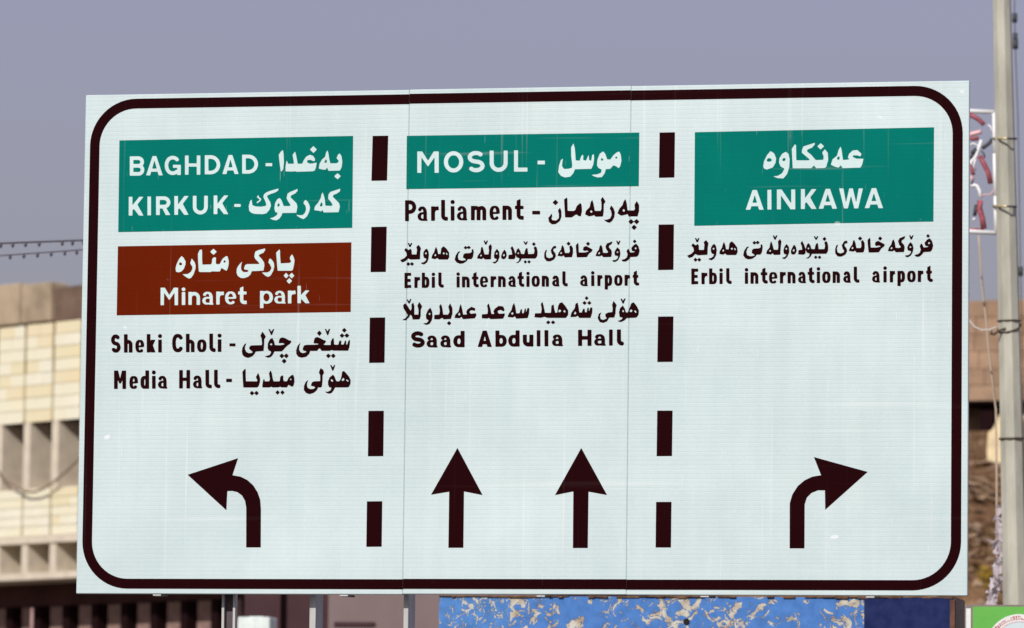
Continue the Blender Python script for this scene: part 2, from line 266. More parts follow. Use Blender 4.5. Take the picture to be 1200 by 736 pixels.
  ["765,2907 4,1 30,0 4,-1 2,-1 1,-6 1,-57 1,-7 2,0 4,6 4,1 40,0 5,-2 -1,-5 -22,-49 -2,-6 1,-5 28,-69 0,-4 -2,-2 -45,0 -4,2 -4,7 -3,-7 -4,-2 -33,0 -3,1 -2,2 -4,197 0,4"],
  ["911,2906 8,1 9,-2 8,-7 4,-7 1,-9 -3,-9 -7,-8 -6,-3 -10,-1 -8,3 -8,6 -5,8 0,9 2,8 6,7"],
  ["501,2907 4,1 30,0 5,-2 2,-5 1,-51 1,-5 3,-1 16,-2 13,-6 12,-10 8,-12 3,-8 1,-11 2,-88 -1,-4 -2,-2 -34,0 -4,0 -2,2 -2,91 -2,4 -4,3 -5,-2 -2,-5 1,-91 -2,-2 -6,0 -29,0 -3,1 -2,2 -5,197 1,4"],
  ["392,2906 18,1 14,-5 13,-9 8,-8 3,-6 2,-5 -2,-9 -3,-5 -5,-5 -8,-3 -8,0 -10,4 -7,7 -5,1 -4,-3 -4,-7 -1,-13 3,-9 4,-5 28,-8 8,-4 8,-7 8,-10 5,-10 4,-12 2,-11 0,-8 -2,-15 -4,-10 -7,-11 -8,-8 -8,-6 -8,-4 -11,-2 -16,0 -15,5 -13,10 -7,9 -4,7 1,8 2,6 4,5 6,3 8,2 8,-1 7,-3 7,-8 5,-1 4,1 3,3 4,10 1,6 -2,7 -2,5 -3,4 -5,2 -26,7 -9,6 -6,7 -7,8 -5,10 -5,15 0,18 1,9 3,12 5,8 7,10 5,5 11,7"],
  ["1587,2842 5,1 30,0 4,-1 2,-3 2,-131 -1,-4 -2,-2 -34,0 -4,1 -1,2 -3,131 1,4"],
  ["1388,2843 24,0 9,-2 10,-4 9,-7 7,-9 4,-9 3,-10 3,-17 0,-25 -2,-16 -2,-11 -5,-11 -7,-9 -7,-6 -11,-5 -10,-1 -21,0 -16,4 -8,6 -7,7 -5,10 -5,13 -3,21 0,21 1,15 4,16 6,11 7,9 11,6","1399,2812 -4,-5 -3,-11 -1,-14 0,-20 2,-12 3,-11 3,-6 5,-1 2,1 2,2 4,11 2,15 0,21 -2,15 -4,10 -4,5"],
  ["899,2843 4,1 31,0 4,-2 1,-2 3,-133 -1,-5 -3,-2 -33,0 -4,2 -2,2 -2,132 0,5"],
  ["666,2843 30,0 7,-1 8,-4 6,-4 6,-7 5,-9 4,-10 4,-25 0,-15 -1,-3 -14,-2 -9,-3 -34,0 -3,-3 0,-5 3,-14 3,-8 3,-3 5,1 7,9 10,3 5,0 5,-2 7,-7 3,-10 -2,-6 -4,-5 -5,-4 -11,-5 -31,0 -6,1 -7,3 -6,3 -7,8 -5,9 -4,11 -4,23 -1,24 1,15 3,14 6,13 6,8 9,7","683,2817 -3,-3 -3,-7 -2,-10 -1,-12 1,-2 3,-2 14,0 3,2 1,3 -2,14 -5,14 -3,2"],
  ["1723,2796 6,1 59,-1 2,-2 1,-3 0,-26 -2,-2 -4,0 -61,1 -2,2 -1,5 0,21 0,2"]],
 'sheki_choli_kurdish': [["3034,2960 3,0 3,-2 20,-19 2,-4 0,-3 -3,-3 -18,-18 -4,-2 -3,1 -3,2 -19,19 -2,3 2,5"],
  ["2816,2951 7,1 5,-2 13,-22 3,-2 3,2 12,22 3,1 6,1 4,-1 1,-2 0,-6 -17,-54 -2,-6 -2,-2 -8,0 -2,1 -2,3 -25,60 -1,4"],
  ["2169,2954 8,1 5,-2 15,-22 4,-3 3,2 16,23 8,1 5,-2 1,-2 -2,-4 -21,-54 -3,-4 -8,-1 -3,1 -2,3 -26,57 -1,4"],
  ["2751,2932 4,-1 19,-21 4,-7 -1,-4 -20,-22 -2,-2 -3,-1 -4,2 -7,8 -14,15 -2,4 2,5 17,19 5,5"],
  ["2097,2924 3,0 3,-3 31,-42 4,-7 -1,-5 -14,-24 -2,-5 0,-55 -5,-65 -2,-7 -4,-2 -84,-6 -3,-4 -11,-22 -25,-27 -41,-16 -7,-1 -36,9 -5,2 -25,24 -8,37 6,44 20,34 4,4 13,7 4,1 2,-1 -1,-5 -12,-30 0,-24 2,-8 15,-28 6,-4 22,-9 30,2 5,2 7,6 0,4 -15,14 -22,17 -3,4 3,18 15,18 4,1 23,1 95,2 4,1 1,2 3,18 -7,51 -1,7 -11,20 -1,5 2,7 14,30"],
  ["3009,2899 3,0 3,-1 21,-20 3,-1 23,21 5,1 8,-5 16,-15 2,-2 1,-3 -15,-15 -11,-8 -5,1 -24,21 -2,-1 -22,-19 -2,-2 -3,0 -6,4 -16,15 -4,6 4,5"],
  ["2723,2861 6,0 32,-12 37,-20 29,-10 1,-2 0,-3 -8,-20 -18,-13 0,-2 3,-2 14,-5 57,-1 5,1 2,4 0,34 19,33 4,3 8,-1 3,-4 6,-62 3,-3 10,-1 28,-2 4,1 2,4 9,30 7,12 4,2 10,-5 5,-4 -2,-33 2,-4 20,-1 6,2 2,4 11,34 4,3 7,1 3,-1 1,-3 1,-37 2,-3 7,0 4,5 11,36 11,9 5,2 1,-4 2,-18 -1,-20 -6,-43 -11,-31 -3,-4 -5,-1 -161,2 -7,0 -11,6 -4,1 -15,-8 -4,-1 -92,0 -6,3 -14,21 -2,2 -3,1 -13,-5 -14,-19 -4,-3 -71,0 -6,-1 -2,-3 -7,-23 -3,-6 -28,-28 -5,-4 -51,-10 -38,10 -5,4 -21,30 -1,43 15,46 19,22 8,8 2,1 1,-1 -1,-7 -8,-24 -2,-35 1,-6 12,-25 5,-4 25,-11 29,8 5,2 4,5 1,4 0,2 -31,7 -5,4 -6,12 0,5 13,33 3,4 27,7 98,0 35,4 4,2 -2,3 -11,5 -38,1 -3,1 -1,2 2,28 8,25 5,5"],
  ["2324,2860 5,0 26,-6 46,-25 29,-8 1,-2 0,-4 -7,-20 -2,-4 -29,-20 -27,-23 -23,-28 -18,-16 -6,-1 -75,0 -5,-1 -2,-4 -12,-28 -21,-25 -6,-4 -26,-7 -6,-1 -28,12 -6,3 0,2 2,2 20,3 30,9 4,4 12,21 -1,11 -3,5 -22,9 -3,3 -10,25 2,51 15,33 5,10 24,16 3,1 3,0 5,-7 15,-26 10,-41 2,-4 4,-1 41,-2 24,1 33,7 4,2 2,4 0,2 -3,2 -25,7 -31,-3 -3,1 -1,2 -1,22 9,27 4,4","2198,2795 -9,-9 -1,-4 6,-8 6,-2 6,1 2,1 5,6 1,4 -11,11 -3,1"],
  ["2376,2680 3,-1 10,-9 13,-14 2,-3 -3,-5 -22,-22 -5,1 -18,18 -4,3 -5,-3 -18,-18 -5,-1 -10,9 -15,16 0,3 1,3 24,23 4,-1 19,-18 4,-3 4,2 19,19"],
  ["2913,2675 3,0 3,-2 19,-19 3,-4 -2,-5 -22,-20 -3,0 -3,2 -24,22 -24,-23 -5,-2 -11,9 -14,16 0,3 2,3 18,18 4,2 5,-2 25,-22"],
  ["2351,2621 3,0 3,-2 21,-20 3,-4 -4,-6 -19,-19 -4,-2 -3,0 -3,3 -21,20 -2,4 3,5"]],
 'media_hall_latin': [["1551,2501 4,1 31,0 4,-2 1,-2 3,-151 2,-5 4,-4 17,-1 3,-3 5,-12 1,-8 -5,-16 -3,-2 -22,0 -10,3 -9,4 -7,5 -7,8 -5,6 -4,10 -3,17 -2,145 0,5"],
  ["1452,2501 4,0 30,0 4,-1 2,-2 3,-151 2,-6 4,-3 5,-1 14,-1 3,-2 4,-14 0,-6 -3,-16 -3,-3 -22,1 -12,2 -8,4 -9,6 -6,6 -6,9 -4,9 -2,15 -3,146 0,5"],
  ["1148,2500 4,1 30,0 4,-1 2,-1 1,-5 1,-73 2,-4 5,-1 29,0 3,1 1,2 0,75 1,5 4,2 30,0 5,-1 2,-2 1,-6 3,-190 0,-5 -2,-2 -4,-1 -30,0 -4,1 -2,2 -1,5 -1,72 -2,4 -5,1 -29,0 -3,-1 -1,-2 0,-75 -1,-5 -4,-1 -30,0 -5,0 -2,2 -1,6 -3,191 0,5"],
  ["850,2499 10,-1 9,-5 6,-7 2,-8 0,-7 -4,-8 -7,-6 -9,-3 -9,0 -9,4 -6,7 -3,9 1,10 4,8 6,5"],
  ["757,2499 4,1 32,-1 3,-1 2,-3 4,-196 -2,-4 -3,-2 -56,0 -12,3 -10,7 -7,8 -5,11 -4,12 -2,19 -1,24 2,21 3,10 3,9 5,7 10,9 12,5 17,1 3,1 1,5 -1,49 0,3","748,2402 -3,-13 -1,-35 4,-21 2,-4 2,-1 2,4 2,11 1,10 0,23 -4,22 -2,4 -1,1"],
  ["394,2499 4,1 35,0 6,-2 2,-5 19,-71 3,-7 3,7 16,71 2,5 5,1 35,0 5,-1 2,-1 1,-6 3,-191 0,-5 -2,-2 -4,-1 -31,0 -3,1 -2,2 -3,84 0,5 -2,2 -3,-6 -10,-23 -4,-3 -5,0 -8,0 -4,2 -12,26 -2,4 -2,0 -1,-8 1,-83 -2,-2 -5,0 -30,0 -3,0 -2,2 -1,6 -4,191 1,5"],
  ["1343,2438 22,1 12,-4 11,-8 7,-7 4,-8 4,-11 4,-20 1,-64 1,-3 5,-4 1,-3 1,-9 -3,-3 -38,0 -31,3 -10,3 -9,6 -6,6 -6,9 -3,8 -2,13 3,12 7,12 9,8 10,5 10,2 15,1 2,1 1,1 0,5 -2,9 -3,8 -3,2 -3,-2 -6,-13 -5,-4 -6,-2 -7,0 -6,2 -6,4 -3,6 -2,6 1,4 6,13 7,7 5,4","1361,2360 -6,-3 -4,-6 -2,-6 0,-8 1,-7 3,-6 5,-4 6,-1 3,1 1,3 0,32 -2,5"],
  ["939,2437 21,1 13,-3 12,-9 5,-6 6,-9 4,-12 3,-19 2,-64 1,-4 5,-3 1,-3 1,-9 -3,-3 -38,0 -33,3 -8,2 -9,5 -7,6 -7,10 -4,9 -1,13 4,14 6,11 9,7 10,5 11,3 15,0 3,1 1,2 0,5 -3,11 -3,6 -3,2 -2,0 -2,-3 -6,-13 -6,-3 -6,-3 -6,0 -6,2 -6,5 -3,5 -2,6 0,4 8,14 6,6 7,5","959,2359 -6,-1 -6,-5 -3,-6 -1,-8 1,-8 3,-7 6,-4 6,-2 5,2 1,6 0,29 -2,3"],
  ["835,2437 5,1 29,0 4,-1 2,-3 3,-134 -1,-4 -3,-2 -33,0 -4,1 -1,2 -3,133 1,5"],
  ["605,2437 27,1 8,-2 8,-4 7,-5 5,-6 5,-10 3,-10 4,-24 0,-15 -2,-4 -3,-1 -12,-1 -8,-3 -30,0 -4,-3 0,-5 2,-11 3,-10 3,-4 2,0 2,1 6,8 6,3 5,1 6,-1 5,-2 5,-4 2,-5 2,-9 -4,-8 -9,-8 -10,-3 -30,0 -14,5 -12,13 -4,8 -4,12 -3,21 0,25 2,20 2,10 5,12 7,9 8,7","620,2410 -3,-4 -3,-9 -2,-19 3,-4 12,0 3,2 1,3 -2,16 -4,13 -2,2"],
  ["1692,2400 7,1 56,-1 2,-2 0,-3 0,-29 -2,-2 -4,-1 -58,1 -2,3 -1,4 0,24 1,3"]],
 'media_hall_kurdish': [["2883,2548 7,0 6,-1 11,-19 3,-3 3,2 13,20 6,1 6,-2 0,-4 -14,-41 -5,-13 -3,-3 -8,-1 -3,2 -2,3 -21,53 0,4"],
  ["2771,2512 5,-1 24,-14 3,-6 9,-28 -1,-4 -15,-28 0,-53 -4,-54 -1,-9 -6,-12 -3,-4 -3,-1 -27,0 -5,-1 -15,-30 -28,-24 -9,-6 -45,-13 -39,12 -4,4 -21,27 -3,6 2,45 17,39 22,21 5,3 2,0 -1,-6 -9,-24 -2,-25 0,-6 7,-20 2,-5 3,-2 25,-12 7,-1 33,3 13,10 2,2 0,3 -9,11 -4,2 -25,3 -8,8 -1,6 14,29 5,4 19,6 58,2 6,0 2,2 1,5 -1,54 -2,6 -12,26 -1,4 14,40"],
  ["1904,2510 6,-2 3,-4 1,-56 4,-71 1,-4 2,-2 118,-1 6,1 2,5 0,9 -14,27 -1,5 21,43 3,2 3,-2 14,-30 8,-35 0,-9 -3,-31 -13,-37 -4,-6 -10,-9 -4,-2 -5,0 -144,1 -5,0 -3,2 -2,7 -6,69 -6,96 1,4 4,5 18,21"],
  ["2199,2488 2,0 3,-3 12,-30 8,-49 11,-33 2,-2 3,-2 57,0 6,1 2,4 4,21 1,23 3,3 16,12 5,3 9,-4 3,-4 1,-42 3,-7 6,-7 4,-3 26,0 4,3 14,31 4,6 27,25 19,8 5,0 2,-4 10,-26 4,-43 -1,-11 -6,-29 -2,-7 -13,-13 -5,-2 -5,2 -32,18 -3,1 -4,-3 -13,-22 -3,-2 -3,-1 -58,1 -4,1 -9,6 -3,1 -16,-8 -5,0 -65,0 -4,1 -9,6 -3,1 -20,-8 -74,0 -5,1 -2,2 0,3 -1,25 7,40 7,23 4,0 5,-5 4,-16 3,-4 43,0 4,1 2,2 7,23 -12,62 2,6 13,21","2430,2399 -6,-6 0,-5 4,-6 6,-1 5,4 1,6 -6,7"],
  ["3035,2479 5,0 5,-4 18,-18 31,-34 9,-16 13,-26 1,-10 -2,-34 -14,-30 -3,-3 -10,-5 -8,-2 -138,0 -4,-5 -13,-27 -22,-28 -6,-3 -15,-4 -11,-2 -6,1 -21,8 -14,9 -2,3 2,2 28,-1 26,13 5,5 10,21 0,3 -2,1 -21,7 -4,2 -13,27 0,39 15,36 3,6 33,27 3,2 2,0 18,-19 13,-34 11,-18 5,-2 24,0 5,5 13,22 8,33 6,45 3,3","3030,2402 -14,-15 -2,-5 0,-4 2,-3 10,-6 4,1 11,6 5,12 -1,4 -7,6 -5,4","2898,2390 -8,-8 -1,-3 1,-3 7,-9 3,-3 10,-2 4,1 2,4 -1,10 -13,12","3073,2386 -4,-2 -3,-3 0,-3 2,-3 10,-9 11,-4 4,0 1,5 -1,4 -15,12"],
  ["2282,2269 2,0 3,-1 18,-19 2,-4 -1,-4 -10,-11 -8,-8 -4,-1 -3,1 -4,3 -15,16 -2,3 2,5"],
  ["2337,2269 3,0 3,-2 18,-18 2,-4 -1,-4 -12,-13 -7,-7 -3,-1 -3,1 -6,6 -14,14 -1,3 2,5"],
  ["1987,2263 5,-1 19,-18 4,-2 4,2 19,18 4,1 4,-2 18,-18 3,-2 0,-3 -6,-8 -14,-13 -4,-3 -5,2 -19,18 -4,2 -3,-3 -19,-18 -5,-1 -21,19 -3,5 2,5"]],
 'mosul_latin': [["4941,4921 38,0 3,-1 2,-3 2,-180 1,-6 3,-2 3,-1 98,-1 2,-2 0,-5 1,-32 -1,-3 -2,-2 -143,1 -4,1 -2,2 -3,227 0,5"],
  ["4665,4922 38,0 3,-1 2,-2 2,-30 1,-109 3,-11 7,-16 13,-13 15,-8 18,-3 19,3 15,8 12,12 7,15 2,8 1,14 -1,129 2,2 4,0 34,0 4,-2 1,-6 2,-128 -1,-18 -4,-15 -8,-18 -11,-16 -18,-16 -18,-10 -22,-6 -13,-1 -23,1 -21,6 -20,11 -14,12 -11,12 -8,13 -6,14 -5,15 -1,13 -2,135 1,4"],
  ["4493,4920 29,0 18,-4 19,-7 16,-10 8,-8 1,-3 -2,-15 -4,-6 -6,-5 -7,-3 -10,-1 -3,1 -14,10 -14,5 -18,2 -17,-3 -13,-5 -10,-7 -4,-9 0,-5 3,-4 9,-9 11,-5 60,-9 24,-10 16,-11 11,-13 9,-16 2,-11 1,-11 -5,-18 -8,-14 -7,-7 -10,-8 -17,-9 -19,-6 -21,-3 -13,0 -25,4 -18,6 -10,5 -11,7 -10,9 0,12 2,7 4,6 6,4 6,2 11,1 15,-9 14,-6 15,-2 12,0 11,2 13,4 13,8 5,9 0,3 -2,4 -8,9 -13,6 -63,11 -22,9 -15,11 -12,13 -8,16 -3,12 0,13 3,13 9,15 8,9 10,8 15,8 17,6"],
  ["4242,4921 20,0 11,-2 14,-3 20,-10 14,-10 15,-14 12,-17 11,-25 5,-23 2,-24 -4,-22 -6,-19 -7,-14 -7,-12 -14,-15 -18,-13 -12,-7 -13,-4 -18,-3 -20,0 -20,4 -13,5 -11,7 -18,13 -16,18 -13,23 -7,20 -3,21 0,25 5,23 8,19 10,17 10,11 8,8 19,12 17,7","4255,4876 -12,-1 -13,-4 -10,-7 -10,-8 -8,-12 -5,-10 -4,-15 -1,-13 0,-11 3,-15 6,-15 8,-12 10,-10 12,-8 11,-4 14,-2 15,2 11,4 11,7 9,9 8,12 4,10 4,11 1,15 0,13 -4,14 -5,12 -9,14 -10,11 -11,7 -14,5"],
  ["3843,4924 48,0 6,-2 62,-95 3,-3 2,-1 2,1 3,2 59,94 9,2 42,-1 5,-2 1,-5 3,-225 -2,-6 -4,-1 -35,1 -4,1 -2,2 -2,157 -1,5 -1,2 -3,-1 -5,-5 -59,-84 -5,-3 -3,1 -4,5 -62,86 -3,3 -3,0 -1,-7 1,-157 -1,-2 -4,-1 -36,0 -4,2 -1,5 -3,225 0,5"],
  ["5209,4803 78,-1 1,-2 1,-3 0,-34 -2,-2 -4,0 -73,1 -2,2 -1,5 0,30"]],
 'mosul_kurdish': [["5607,4986 2,1 2,-4 14,-49 7,-68 3,-51 3,-13 2,-2 8,-1 29,-3 4,1 3,4 15,46 12,12 4,2 3,-2 4,-12 -1,-38 0,-3 2,-3 24,-7 3,-1 3,2 23,52 2,3 2,0 3,-2 1,-4 3,-41 4,-4 13,-6 4,0 2,2 1,3 11,56 4,4 12,5 2,-2 1,-8 2,-43 -8,-60 -19,-43 -2,-3 -4,-2 -156,-2 -23,-1 -4,-4 -16,-39 -33,-37 -6,-2 -51,-7 -6,1 -42,17 -30,38 -1,3 0,7 8,69 20,58 6,6 14,8 2,-3 -5,-27 -4,-50 3,-5 18,-25 4,-2 5,-1 45,2 32,9 5,3 4,26 -14,106 -1,89 1,6"],
  ["5942,4894 3,0 3,-2 22,-27 19,-55 5,-2 26,-4 4,1 3,2 34,45 25,22 11,8 22,9 5,0 3,-3 15,-30 9,-66 -3,-16 -10,-46 -15,-21 -2,-1 -3,1 -24,18 -29,11 -6,0 -29,-32 -6,-4 -3,-1 -40,-2 -4,-1 -2,-5 -12,-41 -29,-40 -11,-2 -33,-3 -7,1 -40,13 -17,10 -3,4 1,2 4,1 49,3 40,14 3,3 2,3 8,26 -1,6 -3,3 -31,16 -4,5 -14,24 0,6 3,52 2,8 24,62 4,4","6092,4837 -10,-7 -2,-3 0,-3 3,-6 3,-3 3,-1 7,0 5,3 4,6 1,4 -2,3 -6,5","5930,4821 -9,-8 -2,-3 1,-3 3,-10 3,-4 4,-1 8,0 4,4 4,9 1,4 -3,4 -7,6 -4,2"]],
 'parliament_latin': [["5013,4378 4,-1 2,-3 1,-64 1,-5 4,-2 25,0 2,-2 1,-3 1,-25 -1,-5 -5,-2 -25,0 -2,-2 -1,-4 1,-62 3,-4 5,-2 23,-1 4,-3 1,-4 0,-31 -1,-4 -4,-2 -23,1 -17,3 -15,8 -10,11 -6,10 -4,15 -2,69 -3,3 -14,1 -2,4 0,29 3,3 13,0 3,4 0,48 1,5 3,3"],
  ["4121,4379 4,1 32,-1 4,-1 2,-3 3,-175 2,-6 4,-3 21,-1 4,-3 2,-19 -1,-16 -1,-4 -3,-1 -24,0 -9,2 -10,4 -10,7 -6,6 -7,10 -5,10 -2,16 -2,169 0,5"],
  ["4242,4377 10,1 8,-2 8,-7 5,-8 1,-10 -4,-9 -6,-7 -8,-4 -10,0 -9,3 -7,6 -4,8 -1,9 3,9 6,7"],
  ["3710,4380 6,1 48,-1 17,-3 14,-5 14,-10 13,-13 8,-15 6,-18 1,-15 -2,-18 -6,-15 -6,-11 -6,-8 -14,-11 -11,-5 -11,-4 -22,-1 -4,-2 0,-5 1,-69 -2,-3 -3,-2 -35,0 -3,1 -2,4 -3,221 1,5","3759,4336 -4,0 -2,-4 1,-57 3,-3 12,0 9,3 8,8 5,10 1,12 -4,14 -7,10 -9,5"],
  ["4818,4307 5,1 48,-1 12,-2 7,-3 10,-5 9,-8 5,-7 6,-14 3,-12 1,-103 -1,-3 -1,-2 -5,-1 -31,0 -4,1 -1,2 -3,104 -2,6 -6,3 -4,-1 -3,-1 -3,-7 1,-104 -2,-2 -5,0 -31,0 -3,1 -2,1 -1,7 -2,143 1,5"],
  ["4714,4307 25,0 12,-2 9,-5 10,-10 6,-9 5,-13 3,-14 2,-29 0,-3 -2,-2 -14,-2 -9,-4 -45,1 -3,-1 -2,-2 1,-6 3,-16 5,-10 4,-4 5,-1 4,1 3,2 6,9 10,3 6,0 5,-2 4,-3 3,-4 3,-12 -2,-5 -5,-6 -7,-5 -13,-5 -32,1 -8,1 -11,6 -8,8 -7,10 -8,22 -2,19 -1,24 3,24 4,13 6,12 8,9 10,7","4723,4279 -5,-4 -4,-11 -3,-16 0,-8 2,-2 3,0 26,0 2,2 0,7 -2,11 -4,13 -3,5 -3,3 -4,1"],
  ["4460,4308 5,1 51,-1 12,-2 17,-7 19,7 16,1 10,-1 9,-3 14,-9 7,-8 6,-8 4,-11 2,-9 1,-104 -1,-6 -4,-2 -32,1 -4,0 -2,3 -2,103 -1,4 -3,4 -3,2 -4,1 -7,-4 -2,-6 0,-104 -2,-2 -4,-1 -31,1 -5,1 -1,2 -1,4 -1,99 -1,4 -3,4 -3,2 -4,0 -6,-3 -3,-7 0,-103 -2,-3 -4,0 -31,0 -4,2 -2,2 0,4 -2,145 0,4"],
  ["4339,4308 23,0 8,-2 7,-2 13,-9 5,-7 6,-10 5,-12 4,-23 1,-72 1,-4 5,-3 1,-3 1,-9 -3,-4 -40,-1 -8,2 -16,0 -12,1 -9,3 -10,6 -9,7 -7,11 -4,10 -1,14 1,8 3,8 8,12 9,7 10,5 13,3 20,1 3,2 0,6 -3,12 -4,9 -5,6 -3,-1 -2,-2 -9,-17 -10,-6 -7,0 -6,1 -6,4 -4,7 -2,6 0,4 2,6 6,9 11,10 6,4","4362,4222 -9,-2 -6,-5 -5,-7 -2,-10 2,-9 4,-8 7,-7 8,-2 7,2 2,5 0,39 -2,3"],
  ["4231,4308 4,1 31,-1 4,-1 1,-2 3,-152 -1,-4 -3,-2 -34,0 -4,1 -1,3 -3,150 1,5"],
  ["4008,4309 4,0 32,0 11,-3 31,2 3,-1 2,-3 3,-28 -1,-9 -3,-2 -27,-3 -4,-4 -8,-16 1,-89 -1,-4 -3,-2 -35,0 -4,1 -1,2 -3,152 1,5"],
  ["3894,4309 19,0 8,-1 7,-3 13,-11 5,-7 5,-9 4,-13 4,-22 1,-73 1,-4 5,-3 2,-3 0,-9 -2,-4 -40,0 -24,1 -14,3 -13,6 -8,6 -7,9 -3,7 -3,8 -1,7 0,13 5,13 6,7 9,9 11,5 14,4 15,0 2,1 1,2 0,6 -2,12 -4,10 -4,3 -2,0 -2,-2 -8,-16 -11,-6 -6,-1 -7,2 -7,6 -3,6 -2,5 0,4 8,15 6,7 7,5 8,4","3910,4221 -8,-3 -4,-5 -4,-8 -1,-9 2,-9 5,-8 6,-5 8,-2 4,1 1,3 0,40 -2,5"],
  ["5154,4245 6,1 78,-2 2,-2 1,-3 0,-32 -2,-2 -4,-1 -80,2 -2,2 -1,5 0,27 0,3"]],
 'parliament_kurdish': [["5940,4389 3,0 3,-2 27,-42 2,-5 -1,-4 -16,-26 -1,-4 0,-70 -6,-50 -3,-10 -3,-2 -15,-1 -61,-1 -5,2 -14,14 -4,2 -15,-7 -41,-6 -40,21 -2,2 0,4 10,33 3,5 31,31 7,9 11,54 12,18 4,3 2,0 2,-3 12,-39 15,-76 3,-2 4,0 53,-1 6,2 7,21 1,8 -1,57 -7,33 2,7","5813,4245 -2,-3 -6,-9 -2,-6 5,-5 11,-6 3,-1 2,2 3,6 3,5 0,3 -10,11 -4,2"],
  ["5538,4387 2,0 3,-2 4,-13 4,-121 2,-8 2,-2 61,-2 8,2 11,8 3,3 14,38 4,6 33,28 4,1 4,-3 9,-14 2,-5 5,-64 -11,-55 -3,-5 -5,-1 -21,5 -18,14 -4,2 -18,-7 -35,-25 -68,1 -4,0 -2,1 -1,3 -1,15 -12,177 1,4 2,3"],
  ["6197,4361 2,0 3,-3 13,-47 9,-67 2,-4 3,-2 62,-1 4,1 3,1 8,15 1,6 -6,33 0,6 22,37 4,3 3,-3 21,-35 2,-8 0,-63 -14,-54 -3,-5 -6,-1 -91,1 -4,4 -9,20 -3,2 -22,-7 -48,-10 -7,4 -33,21 -1,3 1,4 17,43 37,44 12,38 14,21","6180,4254 -2,-1 -4,-5 -6,-11 -1,-3 2,-2 7,-4 8,-4 3,0 3,2 2,5 2,7 -9,13"],
  ["5411,4366 3,0 3,-2 24,-24 3,-5 -4,-5 -23,-23 -4,-2 -2,1 -3,2 -24,23 -3,5 3,5"],
  ["6040,4292 2,0 3,-2 23,-28 14,-41 0,-7 -6,-49 -3,-7 -21,-35 -23,-19 -6,-1 -32,9 -25,19 -3,3 0,2 5,2 25,-1 34,14 5,5 13,30 1,8 -6,35 -15,29 -1,5 13,26"],
  ["5462,4274 3,-1 2,-2 13,-27 1,-7 1,-62 -15,-42 -5,-6 -40,-31 -40,-3 -7,0 -29,24 -4,4 -7,38 0,7 19,21 11,20 2,3 2,1 3,-4 7,-19 0,-5 -8,-20 1,-5 6,-16 5,-3 35,-5 4,1 7,5 22,19 2,5 0,43 -11,39 2,4 6,8"],
  ["6262,4140 3,1 3,-2 24,-23 4,-1 26,23 3,2 3,0 4,-3 23,-22 1,-2 0,-3 -28,-26 -5,1 -19,19 -6,4 -3,1 -7,-5 -19,-19 -5,-1 -25,23 -4,6 2,3"],
  ["6297,4077 3,0 3,-2 23,-21 3,-4 -2,-4 -4,-5 -19,-18 -4,-2 -3,1 -7,5 -18,19 -2,3 1,3 2,3"]],
 'airport_centre_latin': [["6331,3570 3,0 2,-3 1,-43 2,-2 10,-2 2,-1 1,-4 -1,-22 -3,-2 -9,-1 -2,-3 0,-42 2,-3 2,-2 11,-1 3,-3 6,-6 3,-8 -1,-6 -3,-6 -5,-5 -5,-1 -12,0 -12,3 -9,6 -8,9 -5,7 -3,11 -1,48 -2,2 -7,2 -3,4 1,23 2,2 7,2 2,3 0,23 1,5 4,3"],
  ["5836,3569 8,0 7,-3 6,-5 3,-8 1,-7 -3,-7 -6,-5 -7,-4 -8,0 -6,3 -6,6 -4,7 0,7 3,7 5,6"],
  ["5501,3569 4,1 24,0 4,-2 2,-2 1,-119 2,-5 3,-3 16,-2 3,-2 3,-17 -3,-13 -3,-3 -17,0 -16,5 -6,5 -8,7 -8,15 -2,12 -1,115 0,5"],
  ["5039,3570 4,0 2,-3 0,-40 1,-4 3,-2 14,-1 2,-4 1,-20 -1,-4 -3,-2 -14,-1 -2,-2 0,-4 0,-35 2,-7 3,-3 16,-3 4,-7 3,-6 0,-4 -2,-7 -4,-8 -4,-2 -17,1 -8,2 -12,7 -8,8 -5,8 -3,10 -1,11 -1,39 -3,3 -9,1 -3,4 0,24 3,2 9,1 2,2 1,26 1,4 4,4"],
  ["5107,3569 8,0 8,-2 5,-5 4,-8 1,-6 -3,-9 -5,-5 -8,-3 -7,0 -8,3 -5,5 -3,6 -1,8 2,7 6,6"],
  ["4527,3571 3,-1 1,-3 1,-44 3,-3 15,-1 3,-4 0,-19 -1,-4 -4,-2 -13,-1 -2,-1 -1,-5 0,-35 2,-7 1,-2 3,-2 13,-1 3,-1 6,-14 -1,-7 -3,-10 -2,-2 -3,-1 -16,0 -11,3 -9,5 -10,9 -5,9 -3,9 -1,9 -1,42 -3,3 -10,1 -3,4 0,19 0,4 3,2 10,1 2,2 0,27 2,5 4,3"],
  ["4319,3570 8,-1 8,-3 4,-5 3,-8 1,-6 -3,-8 -6,-5 -7,-3 -7,0 -7,2 -6,5 -4,8 0,8 3,7 5,6"],
  ["4100,3570 4,1 24,-1 4,-1 2,-2 2,-122 2,-5 3,-3 14,-2 7,-11 1,-6 -1,-6 -5,-9 -3,-3 -18,1 -6,2 -9,4 -11,10 -5,7 -4,8 -2,12 -1,118 0,5"],
  ["4037,3569 7,1 8,-3 6,-5 3,-7 1,-7 -3,-8 -5,-6 -6,-3 -9,0 -7,2 -6,5 -3,7 -1,7 2,8 6,6"],
  ["3912,3570 26,0 6,-1 2,-4 1,-35 1,-5 3,-1 18,-2 10,-5 8,-8 7,-14 2,-11 2,-14 0,-21 -3,-20 -3,-10 -6,-9 -6,-5 -8,-4 -18,-2 -36,1 -4,2 -2,2 -2,159 0,5","3953,3494 -2,-4 -2,-8 -1,-11 0,-19 3,-18 2,-5 2,-1 3,3 2,9 1,11 0,19 -3,19 -2,4"],
